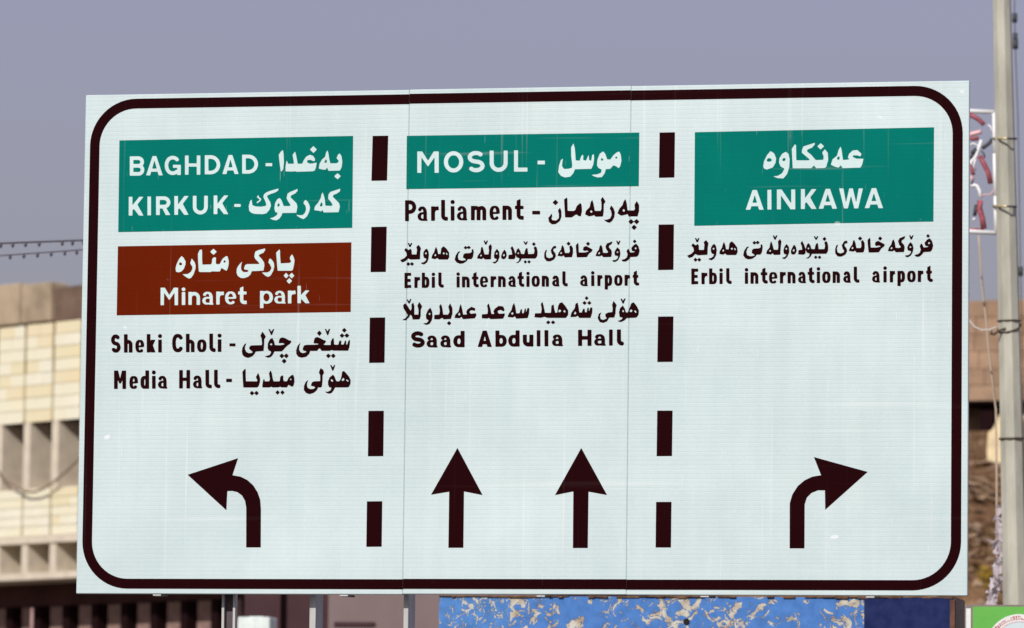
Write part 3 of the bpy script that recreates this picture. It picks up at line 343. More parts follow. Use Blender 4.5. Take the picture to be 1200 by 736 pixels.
  ["3715,3570 25,0 43,-1 4,-1 2,-2 1,-24 -1,-5 -5,-1 -30,0 -3,-2 -1,-5 0,-22 1,-4 4,-1 26,-1 3,-3 1,-5 0,-19 -1,-5 -4,-1 -25,0 -3,-2 -1,-4 0,-25 2,-2 3,-1 29,0 5,-2 2,-4 0,-21 0,-4 -3,-2 -33,0 -10,-2 -23,0 -5,1 -3,2 -2,161 0,5"],
  ["6200,3524 4,1 24,-1 9,-2 14,1 3,-1 3,-4 3,-24 -1,-4 -3,-2 -12,-2 -3,-1 -7,-14 0,-62 -1,-4 -2,-1 -28,0 -3,1 -1,3 -2,109 1,5"],
  ["6115,3524 23,0 8,-2 8,-3 7,-6 5,-7 7,-15 2,-17 1,-20 -4,-23 -4,-10 -6,-8 -8,-6 -8,-3 -10,-1 -11,0 -12,1 -7,3 -7,5 -6,7 -5,8 -3,10 -3,17 0,19 2,17 3,10 5,9 7,8 7,4","6126,3497 -4,-4 -3,-9 -1,-11 0,-18 2,-12 2,-8 3,-4 4,-2 5,3 4,8 1,13 0,19 -1,13 -4,9 -4,3"],
  ["5978,3524 5,1 40,-1 13,-2 7,-5 7,-8 4,-8 4,-14 2,-13 0,-23 -2,-17 -3,-10 -7,-11 -7,-6 -8,-3 -16,-2 -3,-1 -1,-4 0,-29 -1,-3 -4,-2 -26,1 -4,1 -1,3 -2,149 1,5","6018,3495 -2,-2 -2,-5 -2,-18 0,-17 2,-10 1,-7 3,-3 2,1 2,5 2,18 -2,27 -2,7"],
  ["5894,3524 5,1 24,-1 9,-2 12,1 3,-1 2,-4 3,-24 0,-4 -3,-2 -13,-3 -3,-4 -4,-11 0,-62 -1,-4 -2,-1 -28,0 -3,1 -1,3 -2,110 1,5"],
  ["5826,3523 4,1 24,0 4,-1 1,-3 2,-111 -1,-4 -3,-2 -28,0 -3,1 -1,2 -2,111 1,5"],
  ["5730,3523 15,1 11,-3 10,-7 8,-12 4,-11 3,-19 1,-50 1,-3 4,-5 1,-4 -1,-5 -2,-2 -31,-1 -24,3 -8,3 -8,5 -6,6 -4,6 -3,9 -1,8 2,11 5,9 7,7 8,4 7,3 14,1 3,3 -2,11 -2,5 -2,1 -3,-2 -5,-10 -4,-3 -5,-1 -5,0 -6,2 -4,4 -3,4 -1,5 1,4 6,11 9,8","5742,3456 -3,-2 -4,-4 -2,-11 1,-6 3,-5 4,-3 4,-1 2,1 1,3 0,23 -2,5"],
  ["5415,3523 14,1 11,-3 9,-7 8,-13 3,-9 3,-21 1,-50 5,-6 0,-4 0,-5 -2,-3 -32,-1 -23,3 -9,4 -6,5 -5,5 -4,7 -2,7 -1,9 2,9 4,8 5,7 7,5 9,4 13,2 3,3 -2,9 -2,4 -8,-9 -6,-3 -5,-1 -4,1 -6,3 -3,4 -3,5 0,4 1,5 8,12 8,7","5427,3455 -3,-1 -3,-4 -3,-10 3,-9 3,-4 3,-2 3,2 0,8 0,17 -1,2"],
  ["5270,3523 6,1 42,-2 7,-2 8,-5 10,-11 4,-8 3,-11 0,-77 0,-4 -2,-2 -4,-1 -24,0 -3,1 -2,2 -2,77 -1,4 -3,2 -3,-1 -1,-5 0,-77 -2,-2 -5,-1 -23,1 -3,0 -2,2 -1,5 -1,107 0,5"],
  ["5184,3523 26,0 8,-1 6,-3 5,-3 7,-8 7,-15 4,-18 0,-21 -1,-13 -3,-12 -3,-8 -6,-9 -7,-6 -9,-3 -9,-2 -13,0 -10,2 -7,2 -8,5 -5,6 -6,8 -3,11 -3,18 0,18 1,14 2,10 5,12 5,5 7,7","5199,3497 -4,-4 -3,-9 -2,-12 0,-18 2,-12 3,-8 3,-5 3,-1 5,3 3,10 2,12 0,17 -2,14 -3,8 -3,4"],
  ["5097,3523 4,0 24,0 4,-1 2,-3 1,-111 -1,-5 -2,-2 -28,0 -3,2 -2,2 -1,111 0,5"],
  ["4918,3522 20,1 9,-2 6,-4 6,-6 7,-10 3,-10 4,-19 0,-52 1,-3 4,-4 1,-3 0,-6 -2,-3 -31,0 -25,3 -8,3 -7,4 -6,5 -5,8 -3,8 -1,10 2,10 5,10 7,6 8,5 10,2 11,1 3,3 -2,12 -2,4 -2,1 -2,-1 -4,-7 -2,-4 -4,-2 -5,-2 -6,0 -5,2 -4,4 -3,4 -1,8 5,10 7,8","4934,3456 -4,-2 -3,-4 -2,-6 -1,-5 1,-7 3,-5 4,-3 4,-1 2,1 2,2 -1,25 -1,4"],
  ["4777,3523 6,0 45,-1 7,-3 8,-4 6,-5 5,-6 5,-10 3,-11 1,-76 -2,-5 -5,-1 -23,0 -4,1 -2,2 -2,76 -2,5 -5,2 -4,-2 -2,-5 0,-76 -2,-2 -4,-1 -24,0 -5,2 -1,6 -1,107 0,5"],
  ["4692,3522 4,1 24,0 10,-2 19,1 3,-1 2,-3 3,-26 -1,-3 -3,-2 -13,-1 -4,-2 -8,-14 0,-64 -1,-3 -3,-2 -28,0 -3,1 -1,3 -2,111 1,5"],
  ["4601,3522 25,1 8,-1 6,-3 12,-9 4,-8 4,-10 3,-21 0,-12 -1,-3 -12,-2 -8,-3 -32,0 -3,-1 -1,-2 0,-6 3,-11 2,-5 4,-2 6,0 7,8 9,3 8,-2 6,-7 2,-9 -2,-5 -9,-7 -10,-4 -25,0 -7,1 -6,3 -8,5 -3,4 -5,9 -4,11 -3,17 0,19 3,23 4,11 7,10 8,6","4614,3501 -4,-3 -2,-7 -3,-9 0,-10 4,-2 18,0 2,2 0,3 -4,19 -4,6 -3,1"],
  ["4369,3523 6,0 43,-1 15,-5 7,-5 6,-7 6,-11 2,-11 2,-76 -2,-5 -5,-2 -23,1 -4,0 -2,2 -2,76 -2,5 -5,3 -5,-2 -2,-5 0,-76 -2,-3 -4,0 -24,0 -5,2 -1,6 -2,107 1,5"],
  ["4308,3522 4,1 23,0 4,-1 2,-3 1,-112 0,-4 -3,-2 -27,0 -3,1 -2,2 -2,112 1,4"],
  ["4026,3522 4,1 24,-1 4,-1 2,-2 2,-112 -1,-5 -3,-2 -28,0 -3,2 -2,2 -1,111 0,5"],
  ["3828,3522 4,1 24,-1 11,-2 18,2 4,-2 1,-3 3,-28 -3,-2 -14,-2 -4,-2 -4,-5 -4,-9 0,-64 -1,-3 -3,-2 -28,0 -3,1 -1,3 -2,111 0,5"]],
 'airport_centre_kurdish': [["6304,3913 4,0 3,-1 14,-15 2,-3 -1,-3 -6,-6 -9,-9 -4,-2 -3,1 -6,6 -9,9 -2,4 2,4"],
  ["4607,3920 9,1 5,-2 7,-13 3,-3 3,2 7,14 3,2 6,0 5,-2 1,-3 -2,-4 -13,-32 -3,-4 -4,-1 -7,0 -4,3 -16,37 -1,3"],
  ["6102,3904 6,0 5,-1 2,-2 7,-12 3,-2 2,2 9,14 7,1 4,-2 1,-4 -4,-9 -10,-27 -3,-4 -10,-1 -5,3 -15,38 0,4"],
  ["5059,3906 7,1 6,-1 9,-15 3,1 9,13 8,1 5,-1 0,-5 -15,-30 -4,-2 -6,0 -6,3 -17,30 -1,3"],
  ["6051,3894 5,0 1,-2 -4,-20 -4,-4 -25,-17 -2,-6 -3,-11 3,-7 23,-24 4,-9 5,-26 -7,-39 -2,-4 -12,-2 -73,-1 -6,3 -11,14 -4,3 -20,-10 -40,3 -5,1 -2,2 0,5 11,33 23,30 9,36 12,16 3,2 2,0 2,-3 12,-26 9,-58 4,-2 36,-2 5,1 9,7 1,2 0,3 -20,25 -9,30 0,6 11,22 5,9","5911,3780 -3,-3 -7,-10 -2,-4 3,-4 8,-4 4,2 6,11 0,3 -4,5"],
  ["5562,3897 4,1 3,-2 16,-16 3,-4 -1,-3 -2,-3 -16,-15 -4,-1 -5,3 -15,15 -2,3 2,5"],
  ["5783,3895 3,0 2,-2 17,-17 2,-3 -4,-6 -14,-14 -4,-2 -3,1 -3,2 -15,15 -2,4 3,5"],
  ["5173,3896 3,0 3,-2 14,-14 2,-4 0,-3 -3,-3 -13,-13 -4,-2 -3,1 -3,2 -13,14 -2,4 2,4"],
  ["3747,3903 9,0 5,-1 8,-16 2,-2 3,2 8,16 2,1 6,0 4,0 2,-2 0,-6 -17,-37 -4,-1 -6,0 -6,3 -16,37 -1,4"],
  ["5668,3882 3,0 2,-1 5,-14 4,-82 1,-6 3,-2 60,-1 38,9 4,2 1,2 -2,2 -12,7 -34,-4 -5,3 -7,7 -1,6 6,24 3,3 24,11 4,0 4,-2 63,-34 4,-4 0,-5 -10,-19 -29,-21 -24,-38 -5,-1 -81,-1 -22,0 -5,3 -8,62 -5,65 3,8"],
  ["6322,3868 3,0 3,-2 23,-28 12,-44 0,-8 -9,-39 -3,-6 -15,-15 -4,-3 -70,-3 -20,-27 -28,-21 -31,-1 -7,2 -13,14 0,3 1,2 31,6 21,15 4,5 10,33 -12,30 -1,5 4,8 13,20 3,0 3,-3 19,-37 3,-3 33,1 17,8 -1,1 -2,1 -26,5 -4,1 -3,6 -6,26 3,5 22,27","6319,3828 -9,-6 -2,-4 7,-11 3,-2 9,6 2,4 -5,11 -2,2"],
  ["4684,3878 3,0 3,-2 10,-17 1,-6 -5,-52 -4,-85 -1,-4 -5,-1 -61,-1 -5,2 -11,13 -3,1 -4,-1 -13,-10 -5,-1 -44,8 -4,1 -1,5 8,27 29,36 6,46 7,13 4,5 3,-1 2,-3 11,-30 14,-53 2,-1 4,-1 33,0 5,1 1,4 5,36 -6,47 6,9","4579,3766 -9,-9 -2,-5 2,-3 9,-5 6,4 3,6 -1,3 -4,7"],
  ["3867,3878 3,0 4,-2 20,-26 3,-6 -7,-40 -2,-75 -2,-8 -5,-2 -98,-2 -6,1 -19,9 -7,2 -4,-3 -27,-28 -32,-11 -4,0 -3,3 -18,19 -1,3 1,2 44,18 22,22 7,10 0,5 -7,29 -19,21 -2,4 2,5 12,16 3,1 3,0 23,-19 4,-1 4,1 17,12 3,0 4,-3 9,-20 1,-35 1,-4 5,-2 44,0 3,2 1,3 5,45 -1,7 -6,21 -1,5 3,4"],
  ["5497,3860 3,0 2,-2 12,-23 12,-57 2,-4 5,-1 34,0 4,1 2,2 6,11 2,7 -6,45 1,6 2,3 13,9 4,1 3,-2 16,-26 2,-7 1,-50 -10,-42 -3,-5 -4,-1 -24,0 -48,-1 -5,3 -10,15 -3,2 -3,0 -10,-7 -4,-2 -43,6 -6,3 -1,2 1,3 14,32 23,31 6,34 7,10","5482,3786 -3,-3 -7,-12 4,-5 5,-3 3,-1 4,3 4,7 0,3 -6,9 -2,2"],
  ["4438,3864 3,0 3,-2 16,-13 2,-3 -2,-5 -18,-14 -5,1 -12,9 -3,1 -3,-2 -12,-10 -4,-1 -6,3 -14,14 -1,3 2,2 17,15 4,0 11,-9 4,-2 3,2"],
  ["5414,3854 5,1 3,-2 6,-17 1,-5 -4,-3 -25,-7 -2,-4 -3,-14 2,-6 22,-26 6,-28 -1,-6 -16,-30 -3,-4 -3,-2 -37,-18 -16,-1 -28,3 -3,3 -21,26 -3,6 -1,13 0,33 10,33 5,5 9,6 5,2 2,-2 -11,-39 5,-36 2,-5 21,-10 10,-3 32,9 5,5 3,10 0,4 -17,26 -7,29 -1,7 25,39 5,3"],
  ["4928,3854 4,0 2,-2 18,-33 13,-39 4,-9 1,0 12,44 14,14 4,3 4,-2 18,-25 10,-34 3,-2 5,-1 20,-2 6,1 2,2 7,34 9,22 4,3 11,4 3,-1 2,-3 8,-56 2,-5 4,-1 15,0 27,1 14,1 3,4 6,29 -9,33 0,3 2,3 12,9 6,1 9,-8 5,-6 10,-44 0,-6 -2,-38 -2,-6 -14,-23 -6,-4 -154,1 -3,-3 -11,-25 -25,-20 -6,-2 -17,5 -3,2 1,1 15,3 16,14 2,5 4,20 -1,2 -3,2 -30,13 -2,4 -5,21 -1,0 -1,-6 -4,-32 -3,-3 -12,-7 -6,-1 -45,2 -9,2 -3,2 2,34 2,8 3,2 33,3 2,1 1,2 -5,33 -14,36 3,5","5000,3786 -7,-7 -2,-3 5,-8 4,-3 4,2 5,9 -1,2 -4,6 -2,2"],
  ["4153,3861 3,1 2,-2 27,-23 32,-43 3,-52 -3,-7 -13,-20 -7,-2 -91,1 -7,3 -14,12 -3,2 -4,-2 -15,-9 -4,-1 -30,6 -10,3 -1,5 5,27 23,36 10,36 10,23 2,0 3,-2 12,-27 10,-48 4,-2 18,0 4,2 1,3 8,61 4,3","4156,3795 -3,-2 -9,-10 3,-4 10,-9 2,1 3,2 4,7 1,3 -7,10","4186,3790 -5,-3 -1,-4 10,-16 2,-2 2,1 4,4 1,4 -9,14 -2,2","4061,3777 -6,-7 -5,-9 2,-3 9,-6 5,3 4,5 1,4 -6,11 -2,2"],
  ["6114,3828 3,1 3,-2 21,-23 8,-37 0,-9 -7,-36 -20,-36 -5,-4 -24,-13 -4,-2 -4,0 -19,6 -4,4 -2,8 2,2 3,1 29,2 20,15 4,6 4,17 -1,4 -4,2 -25,5 -4,2 -2,5 -5,28 2,6 15,29","6115,3786 -8,-6 -1,-3 6,-8 4,-2 6,3 3,6 -5,9 -2,1"],
  ["3958,3837 4,0 4,-3 13,-18 2,-6 8,-37 -5,-51 -5,-14 -13,-27 -30,-19 -6,-1 -21,6 -8,6 -1,4 3,3 23,5 14,9 11,9 7,17 0,3 -1,3 -21,7 -3,2 -8,21 -2,9 2,29 1,5 17,27","3952,3796 -7,-7 -2,-5 7,-8 5,-3 6,6 3,6 -7,10 -2,1"],
  ["4759,3826 2,-1 3,-2 20,-29 6,-58 -22,-50 -26,-21 -6,-2 -22,9 -4,4 3,3 30,8 15,22 0,2 -2,2 -20,7 -5,2 -2,6 -4,26 9,41 21,28","4757,3786 -9,-6 -2,-5 1,-3 6,-7 4,-2 5,4 4,6 -1,3 -4,7"],
  ["4484,3827 4,1 2,-3 6,-24 1,-8 -9,-54 -15,-23 -5,-1 -33,0 -5,-1 -2,-3 -12,-18 -31,-21 -7,-3 -39,-4 -33,14 -5,4 -18,25 -1,6 10,44 27,41 5,1 16,3 3,0 2,-2 -19,-20 -8,-33 0,-8 9,-29 6,-3 30,-9 40,6 3,1 2,2 -8,11 -22,12 -3,3 3,24 3,11 13,9 7,3 47,2 9,1 3,2 14,11 1,4 -4,10 0,4 3,4"],
  ["4841,3817 1,1 3,-2 18,-23 8,-41 -13,-31 -4,-3 -13,-6 -8,-3 -18,9 -5,3 -2,8 -1,22 5,13 15,31","4837,3770 -9,-12 -1,-4 4,-6 7,-6 5,4 5,7 1,3 -8,13 -2,1"],
  ["5079,3697 3,0 3,-2 15,-16 -2,-4 -11,-11 -6,-4 -4,2 -8,9 -6,5 -1,3 3,5"],
  ["5121,3697 3,0 3,-2 13,-13 2,-3 -1,-3 -7,-7 -8,-7 -3,-2 -5,3 -15,15 3,5"],
  ["3752,3688 2,1 3,-1 15,-14 4,-2 4,2 14,14 4,0 4,-2 15,-15 2,-2 0,-3 -19,-19 -5,1 -15,14 -4,2 -4,-3 -13,-13 -5,-1 -18,17 -3,4 3,5"]],
 'airport_right_latin': [["9579,3593 3,-1 1,-3 1,-48 2,-2 11,-2 2,-2 0,-3 0,-22 -3,-2 -10,-1 -2,-3 0,-46 2,-4 2,-2 10,-1 4,-2 7,-7 2,-7 0,-6 -3,-7 -6,-5 -5,-2 -12,0 -10,3 -12,8 -8,9 -5,11 -2,11 -1,47 -2,3 -8,2 -2,4 1,23 2,2 7,1 2,3 1,35 5,4"],
  ["9080,3591 8,0 7,-2 6,-6 4,-8 0,-7 -3,-7 -5,-6 -7,-3 -8,0 -7,3 -6,5 -3,7 0,8 2,7 5,5"],
  ["8743,3590 4,1 24,0 4,-2 2,-2 1,-127 2,-5 4,-4 15,-1 3,-3 3,-17 -3,-14 -3,-2 -11,0 -10,1 -14,5 -6,4 -7,8 -7,14 -3,13 0,124 0,4"],
  ["8279,3590 3,0 2,-3 1,-47 3,-3 14,-1 2,-4 1,-19 -1,-4 -3,-2 -14,-1 -2,-2 0,-4 1,-45 2,-3 3,-2 14,-1 5,-9 2,-6 0,-5 -2,-5 -4,-8 -4,-2 -15,0 -10,2 -11,7 -9,9 -5,8 -3,11 -1,53 -3,2 -10,2 -3,4 1,23 3,2 9,1 3,2 0,30 1,4 3,3"],
  ["8348,3589 7,0 8,-3 5,-4 3,-8 1,-8 -3,-7 -5,-6 -7,-3 -8,0 -7,3 -6,5 -3,7 -1,7 3,8 5,6"],
  ["7762,3589 3,-1 1,-3 1,-45 3,-2 15,-1 2,-4 1,-21 -1,-4 -4,-2 -13,-1 -2,-1 -1,-5 1,-44 4,-4 12,-1 4,-2 6,-13 1,-5 -2,-5 -4,-10 -2,-1 -18,0 -10,2 -10,6 -9,9 -6,9 -3,12 -1,51 -3,3 -11,1 -3,4 1,24 3,3 10,0 2,3 1,28 1,4 4,3"],
  ["7553,3587 6,1 8,-3 5,-6 4,-7 0,-7 -2,-8 -5,-5 -8,-4 -8,0 -7,2 -6,6 -3,7 -1,8 3,7 6,6"],
  ["7332,3587 5,0 24,0 4,-1 1,-2 2,-127 1,-3 3,-3 15,-3 6,-11 1,-5 0,-7 -5,-10 -4,-2 -7,-1 -12,2 -14,6 -7,6 -5,6 -4,6 -3,8 -2,10 -1,123 0,5"],
  ["7268,3586 7,1 7,-2 7,-5 4,-7 1,-9 -3,-7 -5,-6 -7,-4 -8,0 -7,2 -7,6 -3,7 0,8 2,7 6,6"],
  ["7143,3587 4,0 23,0 5,-1 2,-4 0,-35 1,-5 3,-2 18,-1 10,-5 8,-7 7,-14 4,-19 1,-17 -1,-19 -2,-13 -3,-12 -6,-9 -6,-6 -9,-4 -12,-2 -42,1 -4,1 -2,3 -2,163 1,5","7183,3510 -2,-5 -2,-8 -1,-10 0,-20 3,-18 2,-6 2,-2 3,3 3,9 1,23 -1,17 -1,8 -3,8 -2,2"],
  ["6944,3587 4,0 24,0 11,-2 31,0 3,-1 2,-2 1,-24 -2,-6 -5,-1 -30,0 -3,-2 -1,-4 0,-23 1,-4 4,-1 27,-1 3,-3 0,-5 1,-20 -2,-4 -4,-1 -25,0 -4,-2 0,-5 0,-25 2,-2 3,-1 29,-1 5,-1 2,-4 0,-22 -1,-4 -2,-2 -34,0 -9,-2 -23,0 -6,1 -2,2 -2,165 0,5"],
  ["9446,3540 4,1 24,0 10,-3 15,2 3,-2 2,-3 3,-25 -1,-4 -3,-2 -15,-3 -3,-4 -4,-11 -1,-65 -1,-4 -2,-2 -28,1 -3,1 -2,2 0,115 0,5"],
  ["9363,3540 22,1 7,-2 9,-4 7,-6 5,-7 4,-8 3,-10 2,-28 -1,-17 -3,-15 -4,-11 -7,-9 -7,-5 -9,-3 -21,-2 -11,2 -8,3 -7,5 -6,7 -5,10 -3,8 -2,16 0,25 1,13 4,12 4,10 7,8 9,5","9373,3514 -4,-4 -3,-9 -2,-11 0,-23 2,-11 2,-8 3,-5 5,-2 4,3 3,7 2,10 1,17 -1,17 -3,11 -4,7"],
  ["9249,3540 19,1 10,-1 10,-6 7,-8 6,-11 3,-15 1,-32 -1,-15 -5,-19 -5,-7 -4,-6 -11,-5 -17,-2 -3,-2 -1,-3 0,-30 -1,-4 -4,-2 -27,1 -3,1 -1,5 -1,156 2,3 2,1","9262,3510 -2,-4 -2,-11 0,-30 2,-16 2,-3 1,-2 3,5 3,14 0,24 -3,20 -2,3"],
  ["9070,3540 4,1 24,0 4,-1 1,-3 1,-116 0,-4 -3,-2 -28,0 -3,1 -2,3 -1,115 1,4"],
  ["9139,3540 4,0 24,0 10,-1 12,1 3,-1 1,-3 4,-30 -3,-2 -13,-3 -7,-15 0,-66 -2,-4 -2,-2 -28,1 -3,1 -1,2 -1,115 0,5"],
  ["8976,3540 16,0 10,-4 9,-7 7,-13 4,-11 2,-16 1,-56 1,-3 4,-3 1,-3 0,-7 -2,-3 -33,0 -26,4 -9,4 -6,4 -6,7 -3,6 -3,8 0,9 2,11 5,9 6,6 8,6 9,2 14,2 2,2 -1,12 -2,5 -2,2 -3,-1 -5,-11 -5,-3 -6,-2 -5,0 -5,3 -5,4 -2,6 -1,4 2,5 4,7 4,6 9,7","8987,3471 -5,-2 -3,-5 -2,-4 -1,-6 1,-6 2,-5 4,-5 4,-2 3,1 1,2 1,16 -1,14 -1,2"],
  ["8653,3539 19,1 9,-3 9,-7 8,-12 3,-11 3,-22 1,-52 5,-9 0,-7 -2,-3 -32,0 -20,3 -8,3 -8,4 -6,7 -5,8 -3,9 0,10 2,9 5,8 4,6 7,5 7,3 15,3 3,2 -1,10 -3,5 -2,-1 -3,-5 -3,-4 -5,-2 -5,-1 -5,0 -5,3 -4,4 -2,5 -1,4 0,3 7,12 7,8","8668,3469 -4,-2 -2,-3 -2,-5 -1,-6 3,-9 3,-5 3,-2 3,2 0,9 0,18 -1,3"],
  ["8510,3540 4,1 34,-1 11,-1 14,-7 11,-12 4,-9 2,-7 0,-84 0,-4 -2,-1 -4,-1 -25,0 -3,1 -2,2 -1,80 -1,4 -3,2 -3,-2 -1,-4 -1,-80 -2,-2 -4,-1 -24,0 -3,1 -2,2 0,6 -1,110 0,5"],
  ["8426,3540 23,0 9,-2 7,-3 7,-6 5,-7 5,-10 3,-8 1,-14 0,-27 -3,-21 -4,-10 -5,-7 -9,-7 -9,-3 -27,-1 -12,4 -7,5 -6,6 -5,9 -3,9 -2,14 -1,31 4,19 5,12 6,8 9,6","8438,3514 -4,-5 -3,-11 -1,-7 0,-25 3,-18 3,-5 4,-2 3,0 2,2 3,10 2,12 0,23 -1,10 -3,10 -3,4"],
  ["8336,3540 4,0 25,0 3,-1 2,-2 1,-117 -1,-4 -3,-2 -28,0 -3,1 -1,3 -1,115 0,5"],
  ["8158,3539 17,1 11,-3 10,-8 8,-13 3,-11 3,-19 1,-52 1,-4 4,-6 1,-7 -2,-3 -33,0 -27,3 -8,4 -7,5 -6,7 -3,5 -3,9 0,12 3,9 5,8 8,7 6,4 11,3 11,1 3,2 -2,13 -2,5 -2,1 -3,-1 -3,-8 -2,-3 -5,-3 -5,-1 -6,0 -5,2 -4,4 -3,6 0,7 6,11 9,9","8171,3470 -4,-3 -4,-5 -1,-4 0,-7 1,-5 2,-5 4,-4 4,-1 3,1 1,3 0,25 -2,5"],
  ["8014,3540 4,1 24,-1 15,0 9,-2 8,-2 7,-5 10,-11 6,-11 2,-14 1,-75 -1,-4 -2,-2 -4,-1 -24,1 -3,1 -2,1 -1,78 -2,6 -5,3 -5,-2 -3,-6 0,-78 -2,-2 -5,-1 -23,0 -3,1 -2,2 -1,6 -1,110 1,5"],
  ["7928,3540 4,1 25,-1 10,-3 18,2 4,-1 1,-3 3,-25 0,-5 -4,-2 -13,-1 -4,-2 -9,-15 0,-66 -1,-3 -3,-2 -28,0 -3,1 -1,3 -1,115 0,5"],
  ["7842,3540 10,0 14,-1 13,-5 7,-6 4,-7 4,-7 3,-11 2,-25 0,-6 -1,-2 -3,-1 -10,0 -7,-3 -33,0 -3,-1 -1,-1 2,-16 3,-7 3,-4 3,-1 4,1 7,8 8,3 9,-2 6,-6 2,-9 -2,-6 -10,-8 -8,-3 -29,0 -5,1 -7,4 -8,6 -4,6 -3,7 -4,12 -2,15 0,24 2,16 3,10 5,11 8,7 8,5","7849,3516 -3,-3 -4,-7 -2,-18 2,-2 3,-1 17,1 2,2 0,5 -3,16 -5,7 -3,1"],
  ["7603,3539 6,1 45,-1 10,-4 6,-4 6,-5 5,-7 5,-10 2,-9 1,-81 -1,-4 -1,-2 -4,-1 -25,1 -3,1 -2,1 -1,80 -2,5 -5,3 -5,-2 -2,-6 -1,-79 -2,-2 -4,-1 -24,0 -3,1 -2,2 -1,6 -1,110 1,5"],
  ["7540,3539 4,0 25,0 4,-1 1,-3 1,-116 0,-4 -3,-2 -29,0 -2,1 -2,2 -1,116 0,5"],
  ["7258,3538 4,1 25,0 3,-1 2,-3 1,-116 -1,-5 -2,-1 -29,0 -3,1 -1,2 -1,116 0,5"],
  ["7058,3539 4,1 24,0 11,-3 18,2 3,-1 2,-3 3,-26 0,-4 -3,-2 -14,-2 -4,-1 -9,-16 0,-65 -1,-4 -3,-2 -28,0 -3,2 -1,2 -2,116 1,4"]],
 'airport_right_kurdish': [["9552,3938 4,1 2,-2 14,-14 3,-4 -1,-2 -2,-3 -13,-13 -4,-2 -6,4 -12,12 -2,4 2,5"],
  ["9349,3929 6,1 5,-1 9,-15 2,-2 3,2 10,15 6,1 4,-2 0,-5 -8,-22 -6,-15 -3,-4 -9,0 -5,2 -15,40 -1,4"],
  ["7882,3943 5,1 6,-1 2,-2 -1,-5 -16,-38 -4,-2 -10,0 -4,5 -14,35 -1,5 1,1 3,1 10,0 3,-3 5,-13 3,-2 2,2 6,12"],
  ["9300,3920 2,0 2,-3 -5,-21 -3,-4 -25,-17 -3,-5 -3,-13 1,-4 25,-28 4,-6 5,-28 -7,-41 -2,-3 -5,-2 -82,-1 -5,3 -11,15 -4,2 -17,-9 -4,-1 -43,3 -3,2 -1,2 0,3 12,35 23,30 10,37 11,16 3,3 2,-1 2,-2 12,-29 8,-52 2,-6 4,-2 35,-2 6,2 9,6 1,3 -1,3 -16,21 -3,5 -9,30 0,7 10,20 6,10","9156,3802 -4,-3 -8,-13 3,-4 8,-5 4,2 7,12 -2,4 -4,5 -2,2"],
  ["8300,3929 8,1 5,-1 8,-13 3,-2 2,1 8,13 7,2 6,-2 1,-2 -1,-4 -15,-30 -3,-1 -6,0 -4,0 -3,2 -17,31 0,3"],
  ["8807,3921 3,1 3,-2 17,-17 2,-4 -2,-3 -16,-17 -5,-3 -5,4 -16,15 -2,4 2,5"],
  ["9027,3919 3,0 3,-1 17,-17 2,-4 -1,-3 -5,-5 -12,-12 -4,-2 -3,1 -5,4 -13,14 -2,3 3,5"],
  ["8415,3920 3,0 3,-2 15,-15 2,-4 -1,-3 -7,-7 -9,-10 -4,-2 -3,1 -3,2 -14,15 -2,3 2,5"],
  ["8913,3906 2,0 2,-1 5,-14 4,-80 1,-10 3,-3 62,0 37,9 4,2 0,2 -2,2 -8,6 -4,1 -30,-4 -5,0 -5,5 -6,7 0,5 4,21 1,3 4,3 24,11 6,-1 69,-39 0,-5 -10,-19 -29,-21 -25,-40 -5,-1 -72,-1 -32,0 -4,2 -8,58 -5,73 1,4 2,4"],
  ["6981,3923 10,0 5,-1 7,-16 2,-2 3,2 5,13 3,3 9,1 5,-2 1,-3 -2,-3 -13,-33 -4,-5 -10,0 -5,2 -16,38 -1,4"],
  ["9570,3893 3,1 3,-3 23,-28 12,-45 0,-8 -10,-39 -2,-6 -16,-17 -5,-2 -70,-4 -19,-26 -24,-20 -6,-3 -5,-1 -24,0 -7,2 -14,15 -1,3 1,2 33,6 20,15 4,5 10,33 -12,32 -1,4 5,9 13,20 3,1 2,-3 12,-20 8,-18 3,-3 4,-1 28,2 18,7 0,2 -2,1 -27,4 -5,3 -7,24 -1,7 3,6 23,27","9566,3852 -9,-6 -2,-3 1,-4 6,-7 3,-3 8,5 4,5 -1,4 -5,8 -2,2"],
  ["7923,3900 4,1 1,-2 11,-19 2,-6 -6,-52 -5,-85 -1,-6 -4,-1 -13,-1 -49,-1 -5,2 -11,13 -2,2 -4,-1 -14,-10 -5,-2 -41,8 -7,2 -1,2 0,4 8,27 29,36 7,47 7,14 3,4 3,-1 2,-3 11,-30 14,-55 2,-1 4,-1 33,0 5,1 2,4 4,36 -5,49 3,6","7816,3785 -9,-9 -2,-4 3,-4 6,-4 3,-1 3,2 4,4 2,5 -6,10 -2,2"],
  ["8741,3883 2,0 2,-2 12,-23 12,-59 2,-3 5,-1 35,0 3,0 2,2 8,19 -5,52 3,3 14,10 3,0 3,-1 16,-29 2,-27 0,-30 -10,-42 -2,-4 -15,-2 -61,-1 -6,2 -10,16 -3,2 -4,-1 -9,-7 -5,-1 -44,6 -4,2 -1,2 0,4 14,32 24,32 6,35 6,9","8724,3808 -7,-12 -2,-4 3,-4 8,-5 2,0 2,3 5,8 0,3 -6,10 -3,1"],
  ["7102,3898 3,0 3,-2 21,-27 2,-5 -7,-42 -2,-74 -3,-10 -4,-1 -98,-4 -7,2 -20,10 -5,1 -5,-3 -22,-25 -6,-4 -31,-10 -4,0 -4,3 -17,19 -1,2 0,2 45,19 21,21 9,11 -1,6 -7,29 -21,25 2,5 12,17 3,2 3,-1 24,-19 4,-1 4,1 17,12 3,1 4,-5 8,-18 1,-37 1,-4 5,-2 46,0 2,1 1,4 5,46 -1,7 -6,22 0,4 4,6"],
